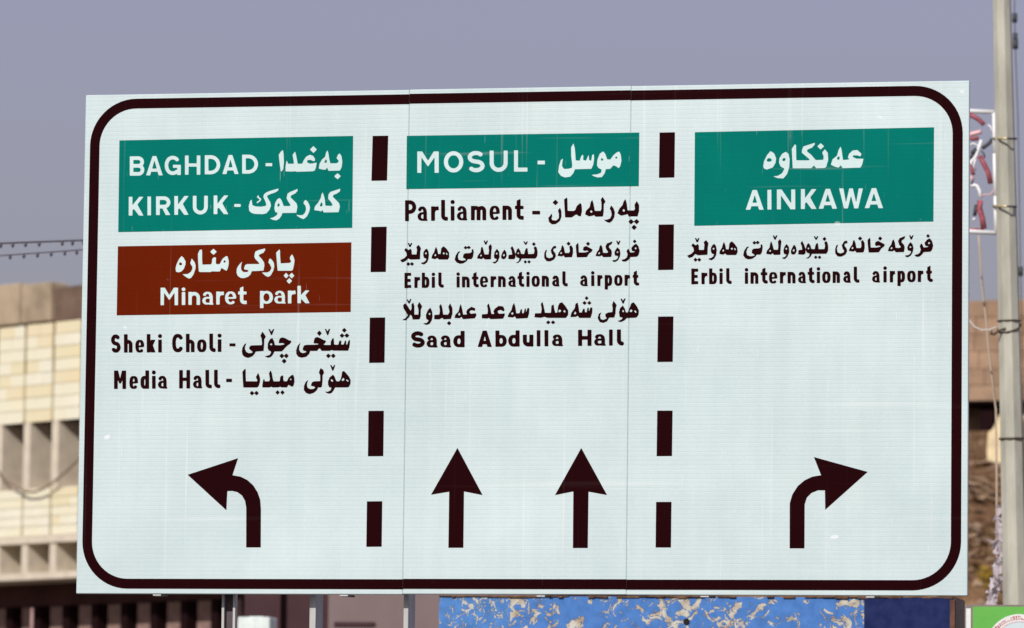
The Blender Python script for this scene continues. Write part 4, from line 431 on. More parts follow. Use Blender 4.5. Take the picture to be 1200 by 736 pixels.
  ["8660,3878 4,-1 2,-2 5,-17 1,-5 -4,-3 -26,-7 -2,-4 -2,-14 2,-6 21,-28 6,-27 -1,-6 -16,-31 -5,-5 -40,-20 -37,2 -5,1 -4,4 -20,25 -3,6 -1,13 0,34 11,35 3,3 11,8 4,1 2,-1 -1,-5 -11,-36 6,-36 2,-5 21,-10 10,-4 32,10 5,4 3,14 -17,28 -8,31 0,5 26,41 4,2"],
  ["7675,3885 3,0 3,-1 16,-14 3,-4 -3,-4 -18,-15 -4,1 -12,9 -4,1 -16,-13 -4,0 -19,17 0,3 1,3 17,15 5,0 10,-9 4,-2 3,1"],
  ["8169,3876 2,1 3,-3 18,-35 14,-40 3,-8 1,0 13,46 13,14 5,3 5,-4 17,-24 10,-35 4,-2 27,-2 3,1 2,3 7,34 8,21 5,4 12,4 3,-2 1,-4 8,-58 2,-3 3,-1 48,1 8,2 3,1 7,34 -9,32 0,4 2,3 13,9 3,1 3,0 10,-10 4,-5 9,-45 -2,-41 -1,-9 -15,-24 -3,-2 -5,-2 -152,1 -4,-4 -8,-20 -3,-5 -26,-20 -3,-2 -3,0 -16,4 -3,2 0,2 16,3 16,14 2,6 4,20 -1,1 -3,3 -30,13 -2,4 -5,21 -1,0 -1,-4 -4,-34 -4,-4 -11,-6 -5,-2 -7,0 -46,3 -4,1 -2,3 3,38 1,4 4,2 33,3 3,3 -5,35 -14,35 3,5","8240,3806 -7,-6 -1,-4 5,-8 4,-3 4,4 4,8 -5,8 -3,2"],
  ["7389,3882 3,0 3,-2 26,-23 31,-44 3,-39 0,-14 -2,-5 -13,-22 -3,-2 -4,0 -92,1 -5,1 -14,12 -5,3 -4,0 -15,-10 -4,-2 -34,8 -6,2 -1,6 5,26 24,38 9,36 11,23 3,0 2,-3 11,-26 10,-49 4,-2 18,-1 4,2 2,3 9,63 4,5","7392,3814 -8,-6 -4,-5 2,-5 8,-7 3,-2 3,2 6,8 1,2 -1,4 -5,6","7421,3809 -4,-3 -1,-4 9,-16 4,-2 5,5 0,5 -8,14 -2,1","7295,3795 -8,-11 -2,-5 3,-4 8,-5 5,4 4,6 1,3 -7,12 -2,1"],
  ["9361,3853 3,0 4,-3 19,-23 9,-38 -1,-10 -7,-35 -20,-36 -5,-5 -25,-14 -5,-1 -3,0 -19,6 -4,5 -2,7 1,2 3,1 31,3 19,15 4,5 5,18 -1,4 -3,2 -25,5 -5,2 -2,5 -5,29 2,5 16,32","9362,3810 -7,-5 -3,-5 2,-3 5,-6 4,-1 7,5 2,4 -7,10"],
  ["7193,3856 4,1 3,-4 13,-17 3,-7 8,-39 -5,-50 -4,-11 -15,-31 -29,-20 -4,-1 -4,0 -21,6 -7,7 -2,4 4,3 22,4 7,4 19,14 7,18 1,4 -2,2 -20,7 -4,3 -7,19 -2,11 1,29 2,6 16,27","7187,3815 -7,-6 -3,-5 2,-3 6,-7 5,-2 5,5 3,7 -1,3 -6,7 -2,1"],
  ["7997,3846 3,1 2,-2 22,-31 5,-59 -23,-51 -26,-21 -3,-2 -4,0 -22,10 -3,2 -1,1 5,3 29,8 6,7 10,16 0,2 -2,2 -22,7 -3,2 -2,6 -5,26 10,42","7994,3806 -8,-8 -1,-2 2,-4 6,-7 3,-2 7,7 2,4 -6,11 -2,1"],
  ["7722,3848 4,0 1,-2 7,-25 0,-7 -8,-56 -17,-24 -4,-1 -33,0 -5,-1 -14,-22 -31,-20 -7,-3 -41,-5 -31,13 -6,4 -17,26 -2,7 10,45 27,41 5,2 16,3 4,0 1,-2 -3,-5 -16,-17 -8,-32 0,-6 9,-32 5,-3 31,-10 40,6 4,2 1,3 -7,10 -5,4 -17,9 -3,3 4,29 2,6 13,10 6,2 55,3 5,2 15,12 0,4 -3,11 0,4 2,3"],
  ["8082,3839 4,-3 16,-22 9,-41 -2,-7 -12,-26 -18,-10 -7,-2 -19,9 -4,3 -2,11 -1,20 1,6 18,37 13,22","8076,3790 -9,-12 -1,-4 2,-5 7,-6 3,-1 3,2 8,12 -2,3 -6,10 -3,2"],
  ["8319,3716 3,1 3,-2 13,-13 3,-4 -3,-4 -11,-11 -6,-4 -2,1 -3,2 -12,12 -2,4 2,4"],
  ["8361,3716 4,0 2,-1 14,-14 1,-3 -3,-6 -11,-11 -4,-2 -5,2 -15,16 2,4"],
  ["6986,3705 5,-1 14,-14 4,-2 4,2 14,13 5,1 18,-17 2,-3 0,-2 -15,-16 -5,-4 -4,1 -15,15 -4,2 -3,-3 -15,-14 -4,-1 -11,10 -8,10 -1,2 2,5"]],
 'saad_abdulla_latin': [["6121,2921 4,0 32,0 4,0 2,-3 3,-121 2,-5 3,-2 12,-2 4,-2 8,-8 4,-10 0,-7 -3,-7 -6,-7 -5,-3 -13,-1 -7,1 -11,3 -7,5 -7,5 -8,7 -4,7 -5,9 -2,8 -2,11 -1,115 1,5"],
  ["6033,2920 4,1 29,0 3,-1 2,-3 2,-167 -1,-4 -3,-3 -31,0 -4,1 -2,3 -2,167 1,4"],
  ["5686,2920 4,1 32,0 6,-2 1,-5 1,-59 2,-3 5,0 45,-1 5,1 2,5 0,57 1,4 2,2 5,0 32,0 4,-2 1,-7 2,-162 0,-5 -2,-2 -4,-1 -32,0 -4,0 -2,2 -2,4 0,59 -2,4 -6,1 -45,0 -5,-1 -2,-5 1,-57 -1,-5 -3,-1 -5,-1 -31,1 -5,1 -1,7 -2,162 1,5"],
  ["5308,2919 4,1 32,-1 4,-1 1,-2 2,-168 0,-5 -3,-3 -35,0 -4,2 -1,2 -3,168 1,5"],
  ["5220,2919 5,0 29,0 4,-1 2,-3 2,-168 -1,-5 -3,-2 -32,0 -4,1 -2,3 -2,168 1,5"],
  ["4982,2918 4,1 34,0 4,-1 1,-3 3,-169 -1,-5 -3,-2 -44,0 -17,-1 -14,1 -12,4 -10,5 -12,10 -8,12 -6,16 -3,15 1,18 4,13 6,12 9,11 8,7 10,5 14,3 26,0 3,1 1,5 0,38 0,2","4958,2835 -5,-4 -6,-9 -2,-11 -1,-10 3,-11 4,-10 6,-5 7,-2 7,4 6,7 3,12 1,12 -3,12 -6,10 -6,5 -4,1"],
  ["4755,2918 4,1 32,0 6,-2 1,-4 1,-38 1,-4 4,-1 25,0 11,-3 8,-3 10,-6 7,-7 9,-13 5,-13 3,-17 1,-9 -3,-17 -4,-11 -7,-11 -9,-9 -9,-7 -11,-4 -13,-2 -23,1 -43,-1 -4,1 -2,2 -3,170 1,5","4816,2836 -7,-4 -5,-8 -4,-12 0,-11 2,-11 4,-9 6,-6 7,-3 6,3 7,8 4,11 0,13 -2,11 -5,10 -6,6"],
  ["4610,2918 4,1 36,0 4,-1 2,-2 57,-172 0,-4 -1,-2 -6,-1 -40,1 -4,4 -6,22 -2,3 -5,0 -31,1 -5,-1 -2,-4 -5,-21 -3,-4 -41,0 -6,2 0,3 2,10 48,157 2,6","4633,2853 -3,-6 -8,-38 1,-2 2,-1 17,0 3,2 0,4 -9,37 -2,3"],
  ["4361,2917 4,1 34,0 4,-2 2,-2 2,-171 -1,-4 -3,-3 -35,0 -9,1 -23,-1 -11,2 -10,3 -12,7 -11,10 -8,14 -5,13 -2,14 1,18 4,15 6,12 10,12 8,6 9,4 9,2 10,2 21,-1 3,1 1,4 0,38 0,3","4340,2835 -6,-3 -6,-8 -3,-9 -2,-13 2,-13 4,-9 6,-7 7,-2 4,0 4,3 6,9 4,12 0,10 -2,11 -4,10 -7,7"],
  ["3863,2917 9,1 21,-3 10,-2 14,-6 12,-8 5,-5 2,-9 -1,-9 -2,-5 -4,-5 -5,-3 -5,-2 -14,0 -14,8 -8,2 -11,1 -10,-1 -10,-4 -5,-4 -1,-3 1,-2 5,-4 6,-2 46,-7 17,-7 12,-7 11,-11 7,-11 2,-8 2,-10 -1,-10 -4,-10 -7,-10 -10,-10 -10,-7 -9,-3 -15,-4 -14,-2 -14,0 -21,3 -13,5 -12,7 -8,6 -3,5 -1,10 2,9 6,6 8,5 6,1 8,-1 16,-8 19,-3 11,1 8,2 6,4 4,3 -1,3 -1,2 -10,5 -47,7 -16,6 -17,12 -8,10 -6,12 -3,13 1,8 3,12 9,14 12,9 12,7 14,5"],
  ["5909,2870 26,1 14,-3 14,-7 12,-12 6,-11 5,-20 1,-53 1,-3 5,-3 1,-3 1,-11 -2,-3 -5,0 -36,0 -12,3 -40,-1 -7,2 -9,4 -7,5 -6,8 -4,9 -2,8 0,6 1,8 6,12 6,7 9,7 -1,2 -7,5 -4,6 -1,6 0,8 4,6 10,9 11,6","5923,2844 -5,-2 -4,-4 -7,-12 0,-2 11,-1 19,0 3,1 1,2 0,3 -5,9 -6,5","5918,2799 -4,-1 -3,-2 -4,-7 0,-9 4,-9 3,-2 4,-1 14,0 11,2 2,5 0,19 -1,3 -3,2"],
  ["5433,2870 25,0 13,-2 13,-8 8,-7 5,-5 5,-12 5,-19 1,-53 1,-4 4,-3 2,-2 0,-11 -1,-3 -5,-1 -37,0 -9,3 -27,-1 -10,1 -6,2 -9,4 -7,5 -6,7 -5,10 -1,7 0,6 1,9 6,12 5,6 9,7 1,2 -8,6 -4,4 -2,8 0,7 5,9 8,8 9,4","5446,2843 -6,-5 -7,-14 4,-2 10,-1 14,1 1,2 0,3 -5,11 -5,4","5446,2798 -7,-2 -4,-7 -1,-8 2,-9 3,-4 4,-1 17,0 3,1 2,4 0,20 -1,4 -4,2"],
  ["5064,2870 5,1 32,0 4,-1 2,-1 1,-5 1,-68 2,-4 3,-4 4,-2 4,-1 5,1 4,2 4,4 1,4 0,68 1,5 3,1 4,1 32,-1 5,-1 1,-6 1,-116 0,-5 -1,-2 -5,-2 -31,1 -11,1 -12,-1 -10,1 -9,3 -10,4 -15,11 -7,9 -4,9 -3,8 -2,10 -1,71 1,4"],
  ["4171,2868 25,1 12,-3 13,-7 6,-5 6,-8 6,-11 5,-20 1,-55 1,-4 5,-3 1,-3 1,-11 -2,-3 -5,-1 -37,0 -10,3 -32,0 -8,2 -9,4 -7,6 -7,8 -3,9 -2,9 1,15 7,12 6,6 9,6 0,2 -8,5 -5,6 -3,7 0,7 4,8 9,9 10,6","4186,2841 -3,-2 -4,-4 -4,-9 -4,-4 0,-2 23,-1 4,2 0,5 -4,9 -5,5","4184,2794 -6,-2 -4,-6 -1,-8 2,-8 3,-5 5,-3 9,0 7,1 2,2 1,2 -1,25 -3,3"],
  ["4021,2868 18,1 18,-4 7,-4 7,-5 10,-11 6,-12 4,-19 1,-55 1,-3 5,-4 1,-2 1,-10 -2,-4 -5,-1 -36,0 -12,2 -19,-1 -12,1 -9,2 -10,5 -7,5 -6,9 -5,9 -1,9 1,14 4,8 6,8 13,10 -1,2 -9,5 -4,5 -2,6 0,9 8,12 7,6 11,5","4032,2841 -7,-6 -8,-13 0,-2 4,-1 20,0 4,2 0,6 -5,9 -3,4","4030,2794 -6,-2 -4,-6 -2,-10 3,-8 3,-4 5,-3 18,2 2,5 0,20 -1,4 -4,2"]],
 'saad_abdulla_kurdish': [["5772,3290 4,1 3,-2 15,-15 2,-4 0,-2 -3,-3 -13,-13 -4,-3 -3,1 -3,3 -14,14 -2,4 3,4"],
  ["6200,3263 7,1 4,-2 1,-4 -3,-7 -16,-41 -4,-3 -10,1 -4,5 -19,41 -1,5 1,2 4,1 6,-1 4,-1 11,-17 3,-2 2,3 11,16"],
  ["3782,3278 4,0 7,-1 2,-3 0,-4 -17,-41 -4,-2 -8,0 -3,2 -3,4 -14,29 -3,7 2,2 3,1 6,0 4,-1 8,-15 3,-3 3,3 7,19"],
  ["5750,3238 2,0 4,-2 17,-15 3,-3 -1,-3 -7,-7 -11,-10 -4,-1 -6,2 -16,14 -2,4 2,5"],
  ["5803,3237 3,1 3,-1 18,-16 2,-4 -2,-4 -17,-15 -4,-2 -7,5 -13,11 -3,5 1,2 2,3"],
  ["6077,3235 3,0 2,-3 28,-36 3,-6 -1,-4 -9,-30 -2,-55 -12,-45 -2,-2 -4,-1 -50,0 -4,-4 -22,-37 -41,-17 -6,0 -34,9 -5,7 -19,34 2,16 9,33 3,3 18,10 4,1 3,0 -1,-5 -12,-23 5,-36 1,-4 2,-2 22,-9 6,-1 37,15 1,2 0,3 -12,16 -3,5 0,11 1,11 1,3 28,15 43,5 4,2 5,39 -7,31 -1,7 13,38"],
  ["5275,3231 4,1 2,-3 11,-38 17,-75 3,-4 5,0 52,-1 6,2 1,4 2,31 1,36 4,5 16,13 4,2 2,-1 1,-4 8,-50 11,-34 2,-3 3,-1 16,3 2,4 8,65 13,30 2,3 5,3 21,8 4,-1 36,-39 32,-49 1,-8 1,-36 -1,-6 -21,-31 -3,-3 -3,-1 -206,2 -4,1 -29,11 -43,-11 -68,7 -2,2 0,4 5,32 2,5 4,1 57,1 4,1 1,2 8,40 -11,58 2,4","5472,3149 -3,-3 -8,-10 -2,-4 0,-3 5,-8 3,-3 4,-1 9,0 3,3 6,12 1,4 -2,3 -11,7","5526,3139 -10,-6 -2,-3 11,-15 5,-2 9,5 1,3 -7,16 -3,2"],
  ["3887,3242 2,-1 3,-3 25,-39 2,-5 -15,-39 0,-70 -9,-27 -3,-5 -3,-2 -5,-1 -67,-2 -4,4 -9,33 -12,15 -4,2 -3,-3 -14,-26 -33,-30 -8,-2 -28,1 -7,1 0,1 2,2 33,17 25,30 2,4 -2,5 -48,72 -4,32 1,4 3,4 17,15 3,1 3,-1 28,-36 27,-42 2,-2 2,0 3,4 8,22 -4,37 0,4 16,18 3,2 3,0 3,-5 10,-34 1,-91 1,-2 3,-1 37,0 3,2 1,2 2,42 -14,54 2,5 13,24 4,8"],
  ["6297,3219 4,1 4,-2 28,-33 10,-17 19,-37 0,-11 -3,-36 -2,-5 -18,-24 -4,-3 -6,-2 -101,-4 -5,-4 -19,-20 -43,-20 -5,1 -27,9 -1,3 2,2 36,12 15,19 -1,2 -2,2 -27,6 -3,2 -1,3 -8,46 10,41 3,7 26,26 3,2 3,-1 21,-33 11,-39 5,-2 11,-2 4,1 3,5 36,91 3,4","6272,3142 -2,-3 -10,-13 -2,-6 3,-3 17,-6 4,4 6,11 1,4 -2,3 -9,7 -3,2","6185,3136 -9,-7 -1,-4 8,-12 4,-2 3,1 3,4 2,4 1,3 -7,11 -1,2","6320,3130 -9,-3 -2,-2 1,-3 13,-17 4,-1 7,2 2,2 -2,5 -9,16 -2,1"],
  ["5671,3221 3,0 2,-3 8,-30 11,-71 2,-3 2,-1 19,-1 5,2 13,35 4,5 10,-1 5,-3 3,-27 1,-7 4,-2 10,0 3,1 2,3 7,41 2,6 3,0 5,-1 4,-1 1,-2 2,-25 2,-7 1,-1 3,5 8,27 3,4 2,2 6,0 9,0 4,-2 1,-4 0,-11 -1,-39 -16,-53 -2,-4 -6,-2 -119,1 -5,3 -13,18 -4,2 -16,-10 -3,-1 -55,-2 -6,2 0,5 12,43 37,50 6,43 4,5","5647,3122 -9,-13 -4,-7 2,-4 9,-6 4,-1 3,1 6,6 3,5 -9,17 -2,2"],
  ["4957,3222 3,0 2,-3 13,-40 10,-66 1,-3 3,-1 27,-1 4,2 3,4 12,37 2,2 3,1 7,-1 3,-3 2,-31 2,-9 4,-2 10,1 2,4 11,44 2,5 3,1 3,-1 4,-4 3,-32 1,-4 3,6 10,35 2,2 4,1 11,0 3,-2 1,-4 1,-14 -2,-42 -13,-44 -3,-5 -4,-1 -121,-5 -5,3 -14,21 -3,1 -3,-1 -12,-10 -5,-1 -52,5 -5,2 -1,2 0,3 12,31 29,39 12,50","4940,3122 -11,-14 -1,-4 3,-4 8,-6 3,0 3,1 7,7 2,5 -10,14 -2,1"],
  ["4235,3223 3,-1 2,-3 22,-44 1,-7 1,-59 -15,-52 -2,-4 -5,-2 -74,-3 -5,2 -12,12 -4,2 -30,-16 -45,1 -11,2 -3,1 -1,7 1,25 1,10 1,2 7,2 43,4 4,2 2,2 5,42 -8,46 3,6 15,18 3,-1 2,-3 13,-42 10,-69 2,-2 5,0 43,-1 5,2 14,23 2,5 -14,59 16,30"],
  ["4671,3219 3,0 2,-4 15,-45 13,-61 2,-3 2,-2 24,0 3,1 0,5 -8,20 2,7 16,27 37,26 3,2 4,0 41,-5 7,-2 4,-7 13,-29 -1,-4 -9,-12 -3,-1 -4,0 -24,14 -7,1 -24,-6 -3,-3 -3,-12 0,-3 4,-4 10,-12 4,-3 55,5 6,-2 1,-5 -1,-20 -17,-30 -4,-2 -16,-1 -117,-3 -5,1 -17,11 -4,2 -16,-8 -50,3 -8,1 -2,2 -2,4 0,30 0,4 2,2 5,2 50,4 4,1 2,2 5,37 -10,52 2,5"],
  ["4355,3212 3,1 2,-4 14,-48 11,-56 1,-4 2,-2 30,1 9,2 1,3 -8,18 -1,5 14,27 6,6 36,22 4,2 4,-1 38,-16 1,-6 -3,-18 -2,-4 -5,0 -22,6 -20,-1 -5,-4 -8,-13 1,-4 12,-13 5,-4 49,6 4,0 2,-1 4,-13 2,-9 -7,-15 -10,-17 -3,-1 -7,-1 -122,-8 -5,3 -14,19 -3,3 -4,-2 -11,-11 -5,-2 -50,4 -6,2 -1,2 0,3 10,30 32,33 3,4 12,56","4340,3120 -10,-16 -2,-5 4,-4 7,-5 4,-1 3,2 5,5 2,6 -8,16 -3,2"],
  ["4010,3178 4,0 2,-3 18,-40 5,-57 -8,-37 -3,-9 -23,-34 -4,-2 -29,-9 -6,0 -27,12 -3,3 0,2 4,2 27,2 5,2 6,5 16,19 -1,3 -1,1 -22,15 -3,4 -2,7 -2,36 20,49","4003,3121 -9,-8 -1,-3 8,-11 5,-2 3,2 4,5 2,5 -1,3 -6,8 -2,2"],
  ["5345,3026 3,0 3,-2 17,-14 2,-5 -3,-5 -16,-14 -3,-2 -3,1 -8,6 -12,11 -1,4 2,4"],
  ["5399,3026 4,0 5,-4 13,-12 3,-5 -1,-3 -3,-4 -14,-11 -5,-3 -3,1 -9,8 -10,9 -2,3 2,4"],
  ["4224,3027 4,1 3,-2 18,-18 2,-4 -2,-4 -14,-14 -5,-4 -3,-1 -4,2 -13,13 -6,6 -1,3 3,4"]],
 'ainkawa_latin': [["8936,4450 41,0 4,0 2,-2 75,-213 1,-4 -2,-2 -40,0 -6,2 -3,4 -10,32 -3,3 -6,0 -66,0 -2,-1 -2,-3 -9,-30 -2,-4 -5,-1 -38,0 -5,2 1,4 72,209","8957,4389 -1,-2 -4,-10 -18,-61 0,-4 1,-3 4,-1 42,0 3,3 -1,5 -21,69 -3,4"],
  ["8579,4451 39,0 3,0 2,-2 25,-139 2,-6 2,-1 3,6 30,134 2,6 5,1 29,0 4,-1 2,-2 31,-131 3,-11 3,-4 1,1 2,7 24,138 2,1 3,1 35,-1 5,-1 -1,-8 -47,-201 -2,-7 -5,-2 -33,1 -3,0 -2,2 -32,122 -1,5 -2,2 -2,-1 -3,-5 -30,-122 -2,-2 -4,0 -32,0 -5,2 -3,10 -49,199 -1,6"],
  ["8428,4449 41,0 4,-1 2,-2 75,-210 1,-4 -2,-3 -40,0 -6,1 -2,3 -11,32 -3,3 -6,1 -65,0 -3,-2 -2,-3 -8,-29 -3,-4 -43,0 -4,1 1,7 67,195 5,12","8450,4387 -4,-7 -19,-64 -1,-6 2,-2 3,-1 43,0 2,3 -1,5 -21,67 -2,4"],
  ["8155,4449 37,0 3,-1 2,-2 1,-85 1,-5 2,-1 5,4 66,87 8,2 38,-1 4,-1 -2,-6 -60,-79 -3,-6 4,-8 63,-113 1,-3 -2,-2 -46,0 -5,1 -52,69 -5,4 -3,-1 -9,-7 -4,-6 -1,-53 -1,-5 -6,-1 -32,0 -4,2 -1,5 -1,205 0,5"],
  ["7889,4448 46,0 6,-2 98,-143 4,-4 2,-1 1,3 1,4 -1,140 2,1 4,1 33,-1 4,-1 1,-6 2,-205 -2,-6 -4,-1 -41,1 -4,0 -3,2 -99,143 -3,4 -2,0 -1,-2 -1,-4 1,-140 -2,-2 -4,0 -33,0 -4,2 -1,6 -2,205 1,5"],
  ["7784,4446 37,0 4,-1 1,-2 2,-209 0,-4 -3,-2 -37,0 -3,1 -1,2 -2,208 1,5"],
  ["7619,4446 41,0 3,-1 3,-2 74,-210 1,-4 -1,-2 -41,0 -6,1 -3,4 -10,32 -2,2 -6,1 -64,0 -4,-4 -9,-30 -3,-4 -43,0 -4,1 0,5 70,205 2,4","7641,4384 -2,-2 -2,-6 -19,-67 1,-2 4,-2 40,0 3,2 0,5 -20,66 -2,5"]],
 'ainkawa_kurdish': [["8299,4957 3,0 1,-2 0,-12 -1,-5 -5,-5 -24,-28 -49,-20 -4,-6 -2,-11 0,-4 5,-5 41,-32 44,-52 7,-7 11,-1 67,2 4,1 1,3 5,32 -16,42 0,4 7,10 19,21 3,2 2,-1 29,-38 5,-71 -1,-11 -16,-59 -3,-11 -16,-12 -7,-2 -85,-2 -5,3 -19,23 -5,2 -4,-2 -24,-23 -5,-2 -194,2 -5,1 -2,2 -1,10 -11,202 3,5 30,43 2,1 3,-2 8,-8 1,-4 3,-155 2,-5 3,-1 12,-2 116,-2 5,1 8,6 2,2 0,3 -85,72 -1,4 0,13 2,17 12,33 4,4"],
  ["8366,4951 3,0 3,-1 30,-28 2,-4 -1,-3 -8,-7 -23,-22 -3,-1 -8,5 -25,24 -3,4 1,3 5,5"],
  ["8586,4909 3,0 1,-3 10,-32 15,-103 1,-5 3,-2 51,4 12,2 3,1 0,4 -14,14 -1,4 12,36 7,8 26,24 9,7 49,4 42,-38 3,-4 0,-3 -7,-21 -2,-3 -5,0 -30,10 -41,1 -4,-1 -1,-2 -4,-12 0,-3 4,-3 36,-16 72,-2 4,-1 0,-6 -13,-58 -16,-29 -4,-2 -14,-1 -178,-3 -4,2 -15,24 -4,3 -5,-2 -19,-20 -4,-1 -33,9 -46,23 -1,3 0,3 16,53 3,3 47,38 16,61","8565,4806 -5,-5 -9,-13 -2,-5 0,-3 4,-8 2,-3 3,-1 11,0 4,1 9,17 0,3 -4,6 -10,10"],
  ["7812,4872 2,0 3,-1 32,-20 3,-3 3,-4 21,-52 -6,-48 -3,-6 -24,-40 -5,-6 -61,-21 -6,0 -27,10 -10,19 0,7 8,53 3,8 32,64","7793,4797 -10,-7 -10,-9 -2,-3 1,-7 4,-9 2,-3 4,-1 27,-2 20,14 1,3 -1,3 -10,14 -20,7"],
  ["7979,4862 4,0 3,-1 26,-20 14,-61 -3,-82 -24,-79 -3,-4 -33,-40 -6,-5 -59,3 -45,17 -2,2 2,2 40,5 6,1 42,26 5,5 21,42 0,5 -2,3 -34,18 -5,5 -16,36 -1,10 2,32 2,12 29,47 3,2","7960,4795 -4,-2 -9,-10 -2,-4 0,-4 2,-8 3,-3 4,-2 11,-2 4,3 10,8 2,3 1,4 -3,11 -2,4 -11,2"]],
}
def outline(s):
    x = y = 0; o = []
    for q in s.split():
        a, b = q.split(','); x += int(a); y += int(b); o.append((x / 2000.0, y / 2000.0))
    return o

def film(name, groups, yf, mat, parent):
    """thin vinyl film: flat cut-outs lying on the sign's face at y = yf"""
    vs, fs = [], []
    for g in groups:
        loops = [[Vector((x, z, 0)) for x, z in lp] for lp in g]
        base = len(vs)
        for lp in loops: vs += [(v.x, yf, v.y) for v in lp]
        for t in tessellate_polygon(loops): fs.append([base + i for i in t])
    bm = bmesh.new()
    bv = [bm.verts.new(v) for v in vs]
    for f in fs:
        try: bm.faces.new([bv[i] for i in f])
        except ValueError: pass
    for f in bm.faces:
        f.normal_update()
        if f.normal.y > 0: f.normal_flip()
    me = bpy.data.meshes.new(name); bm.to_mesh(me); bm.free(); me.materials.append(mat)
    return link(bpy.data.objects.new(name, me), parent)

def word_films(key, yf, mat, parent):
    """one film object per written word of a line"""
    groups = [[outline(s) for s in g] for g in TEXT[key]]
    groups.sort(key=lambda g: min(p[0] for p in g[0]))
    lim = .036 if key.endswith('latin') else .0185
    cur, right = [], None
    for g in groups + [None]:
        if g is None or (right is not None and min(p[0] for p in g[0]) - right > lim):
            film('lettering', cur, yf, mat, parent); cur, right = [], None
        if g is None: break
        cur.append(g); m = max(p[0] for p in g[0]); right = m if right is None else max(right, m)

def on_sign(px, py):
    p = at(px, py, 0.0); return (p.x, p.z - SIGN_Z)

# ------------------------------------------------------------------ materials
def sheeting(name, col, ridge=1.0, rough=.42, spec=.35, wear=1.0):
    """retroreflective sheeting over ribbed aluminium planks, weathered"""
    m = bpy.data.materials.new(name); m.use_nodes = True
    n, l = m.node_tree.nodes, m.node_tree.links
    b = n['Principled BSDF']; b.inputs['Roughness'].default_value = rough; b.inputs['Specular IOR Level'].default_value = spec
    tc = n.new('ShaderNodeTexCoord'); sep = n.new('ShaderNodeSeparateXYZ'); l.new(tc.outputs['Object'], sep.inputs['Vector'])
    mu = n.new('ShaderNodeMath'); mu.operation = 'MULTIPLY'; mu.inputs[1].default_value = 1 / .0245; l.new(sep.outputs['Z'], mu.inputs[0])
    fr = n.new('ShaderNodeMath'); fr.operation = 'FRACT'; l.new(mu.outputs[0], fr.inputs[0])
    rp = n.new('ShaderNodeValToRGB'); e = rp.color_ramp.elements
    e[0].position = 0; e[0].color = (0, 0, 0, 1); e[1].position = .22; e[1].color = (1, 1, 1, 1)
    x = e.new(.85); x.color = (1, 1, 1, 1); y = e.new(1.0); y.color = (0, 0, 0, 1)
    l.new(fr.outputs[0], rp.inputs['Fac'])
    def noise_(scale, st, det=5, ro=.6):
        mp = n.new('ShaderNodeMapping'); mp.inputs['Scale'].default_value = st; l.new(tc.outputs['Object'], mp.inputs['Vector'])
        t = n.new('ShaderNodeTexNoise'); t.inputs['Scale'].default_value = scale; t.inputs['Detail'].default_value = det; t.inputs['Roughness'].default_value = ro
        l.new(mp.outputs['Vector'], t.inputs['Vector']); return t.outputs['Fac']
    def ramp(src, a, ca, b_, cb):
        r = n.new('ShaderNodeValToRGB'); r.color_ramp.elements[0].position = a; r.color_ramp.elements[0].color = (*ca, 1)
        r.color_ramp.elements[1].position = b_; r.color_ramp.elements[1].color = (*cb, 1); l.new(src, r.inputs['Fac']); return r.outputs['Color']
    def mix(mode, fac, a, b_):
        r = n.new('ShaderNodeMixRGB'); r.blend_type = mode
        if isinstance(fac, float): r.inputs['Fac'].default_value = fac
        else: l.new(fac, r.inputs['Fac'])
        for i, v in ((1, a), (2, b_)):
            if isinstance(v, tuple): r.inputs[i].default_value = (*v, 1)
            else: l.new(v, r.inputs[i])
        return r.outputs['Color']
    c = ramp(noise_(1.3, (1, 1, 1)), .3, tuple(q * .93 for q in col), .7, tuple(min(1, q * 1.05) for q in col))
    c = mix('MULTIPLY', 1.0, c, ramp(noise_(7, (1.6, 1, .10), 4), .32, (.95, .965, .97), .62, (1, 1, 1)))      # rain streaks
    c = mix('MULTIPLY', 1.0, c, ramp(noise_(60, (1, 1, 1), 3), .3, (.955, .96, .96), .7, (1, 1, 1)))
    c = mix('MULTIPLY', .038 * ridge, c, rp.outputs['Color'])                                                   # dust in the grooves
    fine = ramp(noise_(26, (6.0, 1, .22), 2, .4), .735, (0, 0, 0), .76, (1, 1, 1))                             # short scratches
    c = mix('MIX', fine, c, tuple(q * (1 - .45 * wear) + .42 * wear for q in col))
    hair = ramp(noise_(3.3, (11.0, 1, .16), 2, .5), .645, (0, 0, 0), .76, (.50, .50, .50))                          # long pale run-off lines
    c = mix('MIX', hair, c, tuple(q * (1 - .5 * wear) + .46 * wear for q in col))
    scuff = ramp(noise_(2.3, (.22, 1, 9.0), 3, .55), .63, (0, 0, 0), .76, (.42, .42, .42))                         # sideways scuffs
    c = mix('MIX', scuff, c, tuple(q * (1 - .5 * wear) + .46 * wear for q in col))
    grime = ramp(noise_(.8, (1, 1, 1.4), 6, .65), .36, (.925, .94, .95), .60, (1, 1, 1))
    c = mix('MULTIPLY', 1.0, c, grime)
    spots = ramp(noise_(9, (1, 1, 1.6), 1, .3), .80, (0, 0, 0), .83, (1, 1, 1))
    c = mix('MIX', spots, c, tuple(q * (1 - .5 * wear) + .45 * wear for q in col))
    l.new(c, b.inputs['Base Color'])
    bp = n.new('ShaderNodeBump'); bp.inputs['Strength'].default_value = .17 * ridge; bp.inputs['Distance'].default_value = .0015
    l.new(rp.outputs['Color'], bp.inputs['Height']); l.new(bp.outputs['Normal'], b.inputs['Normal'])
    return m

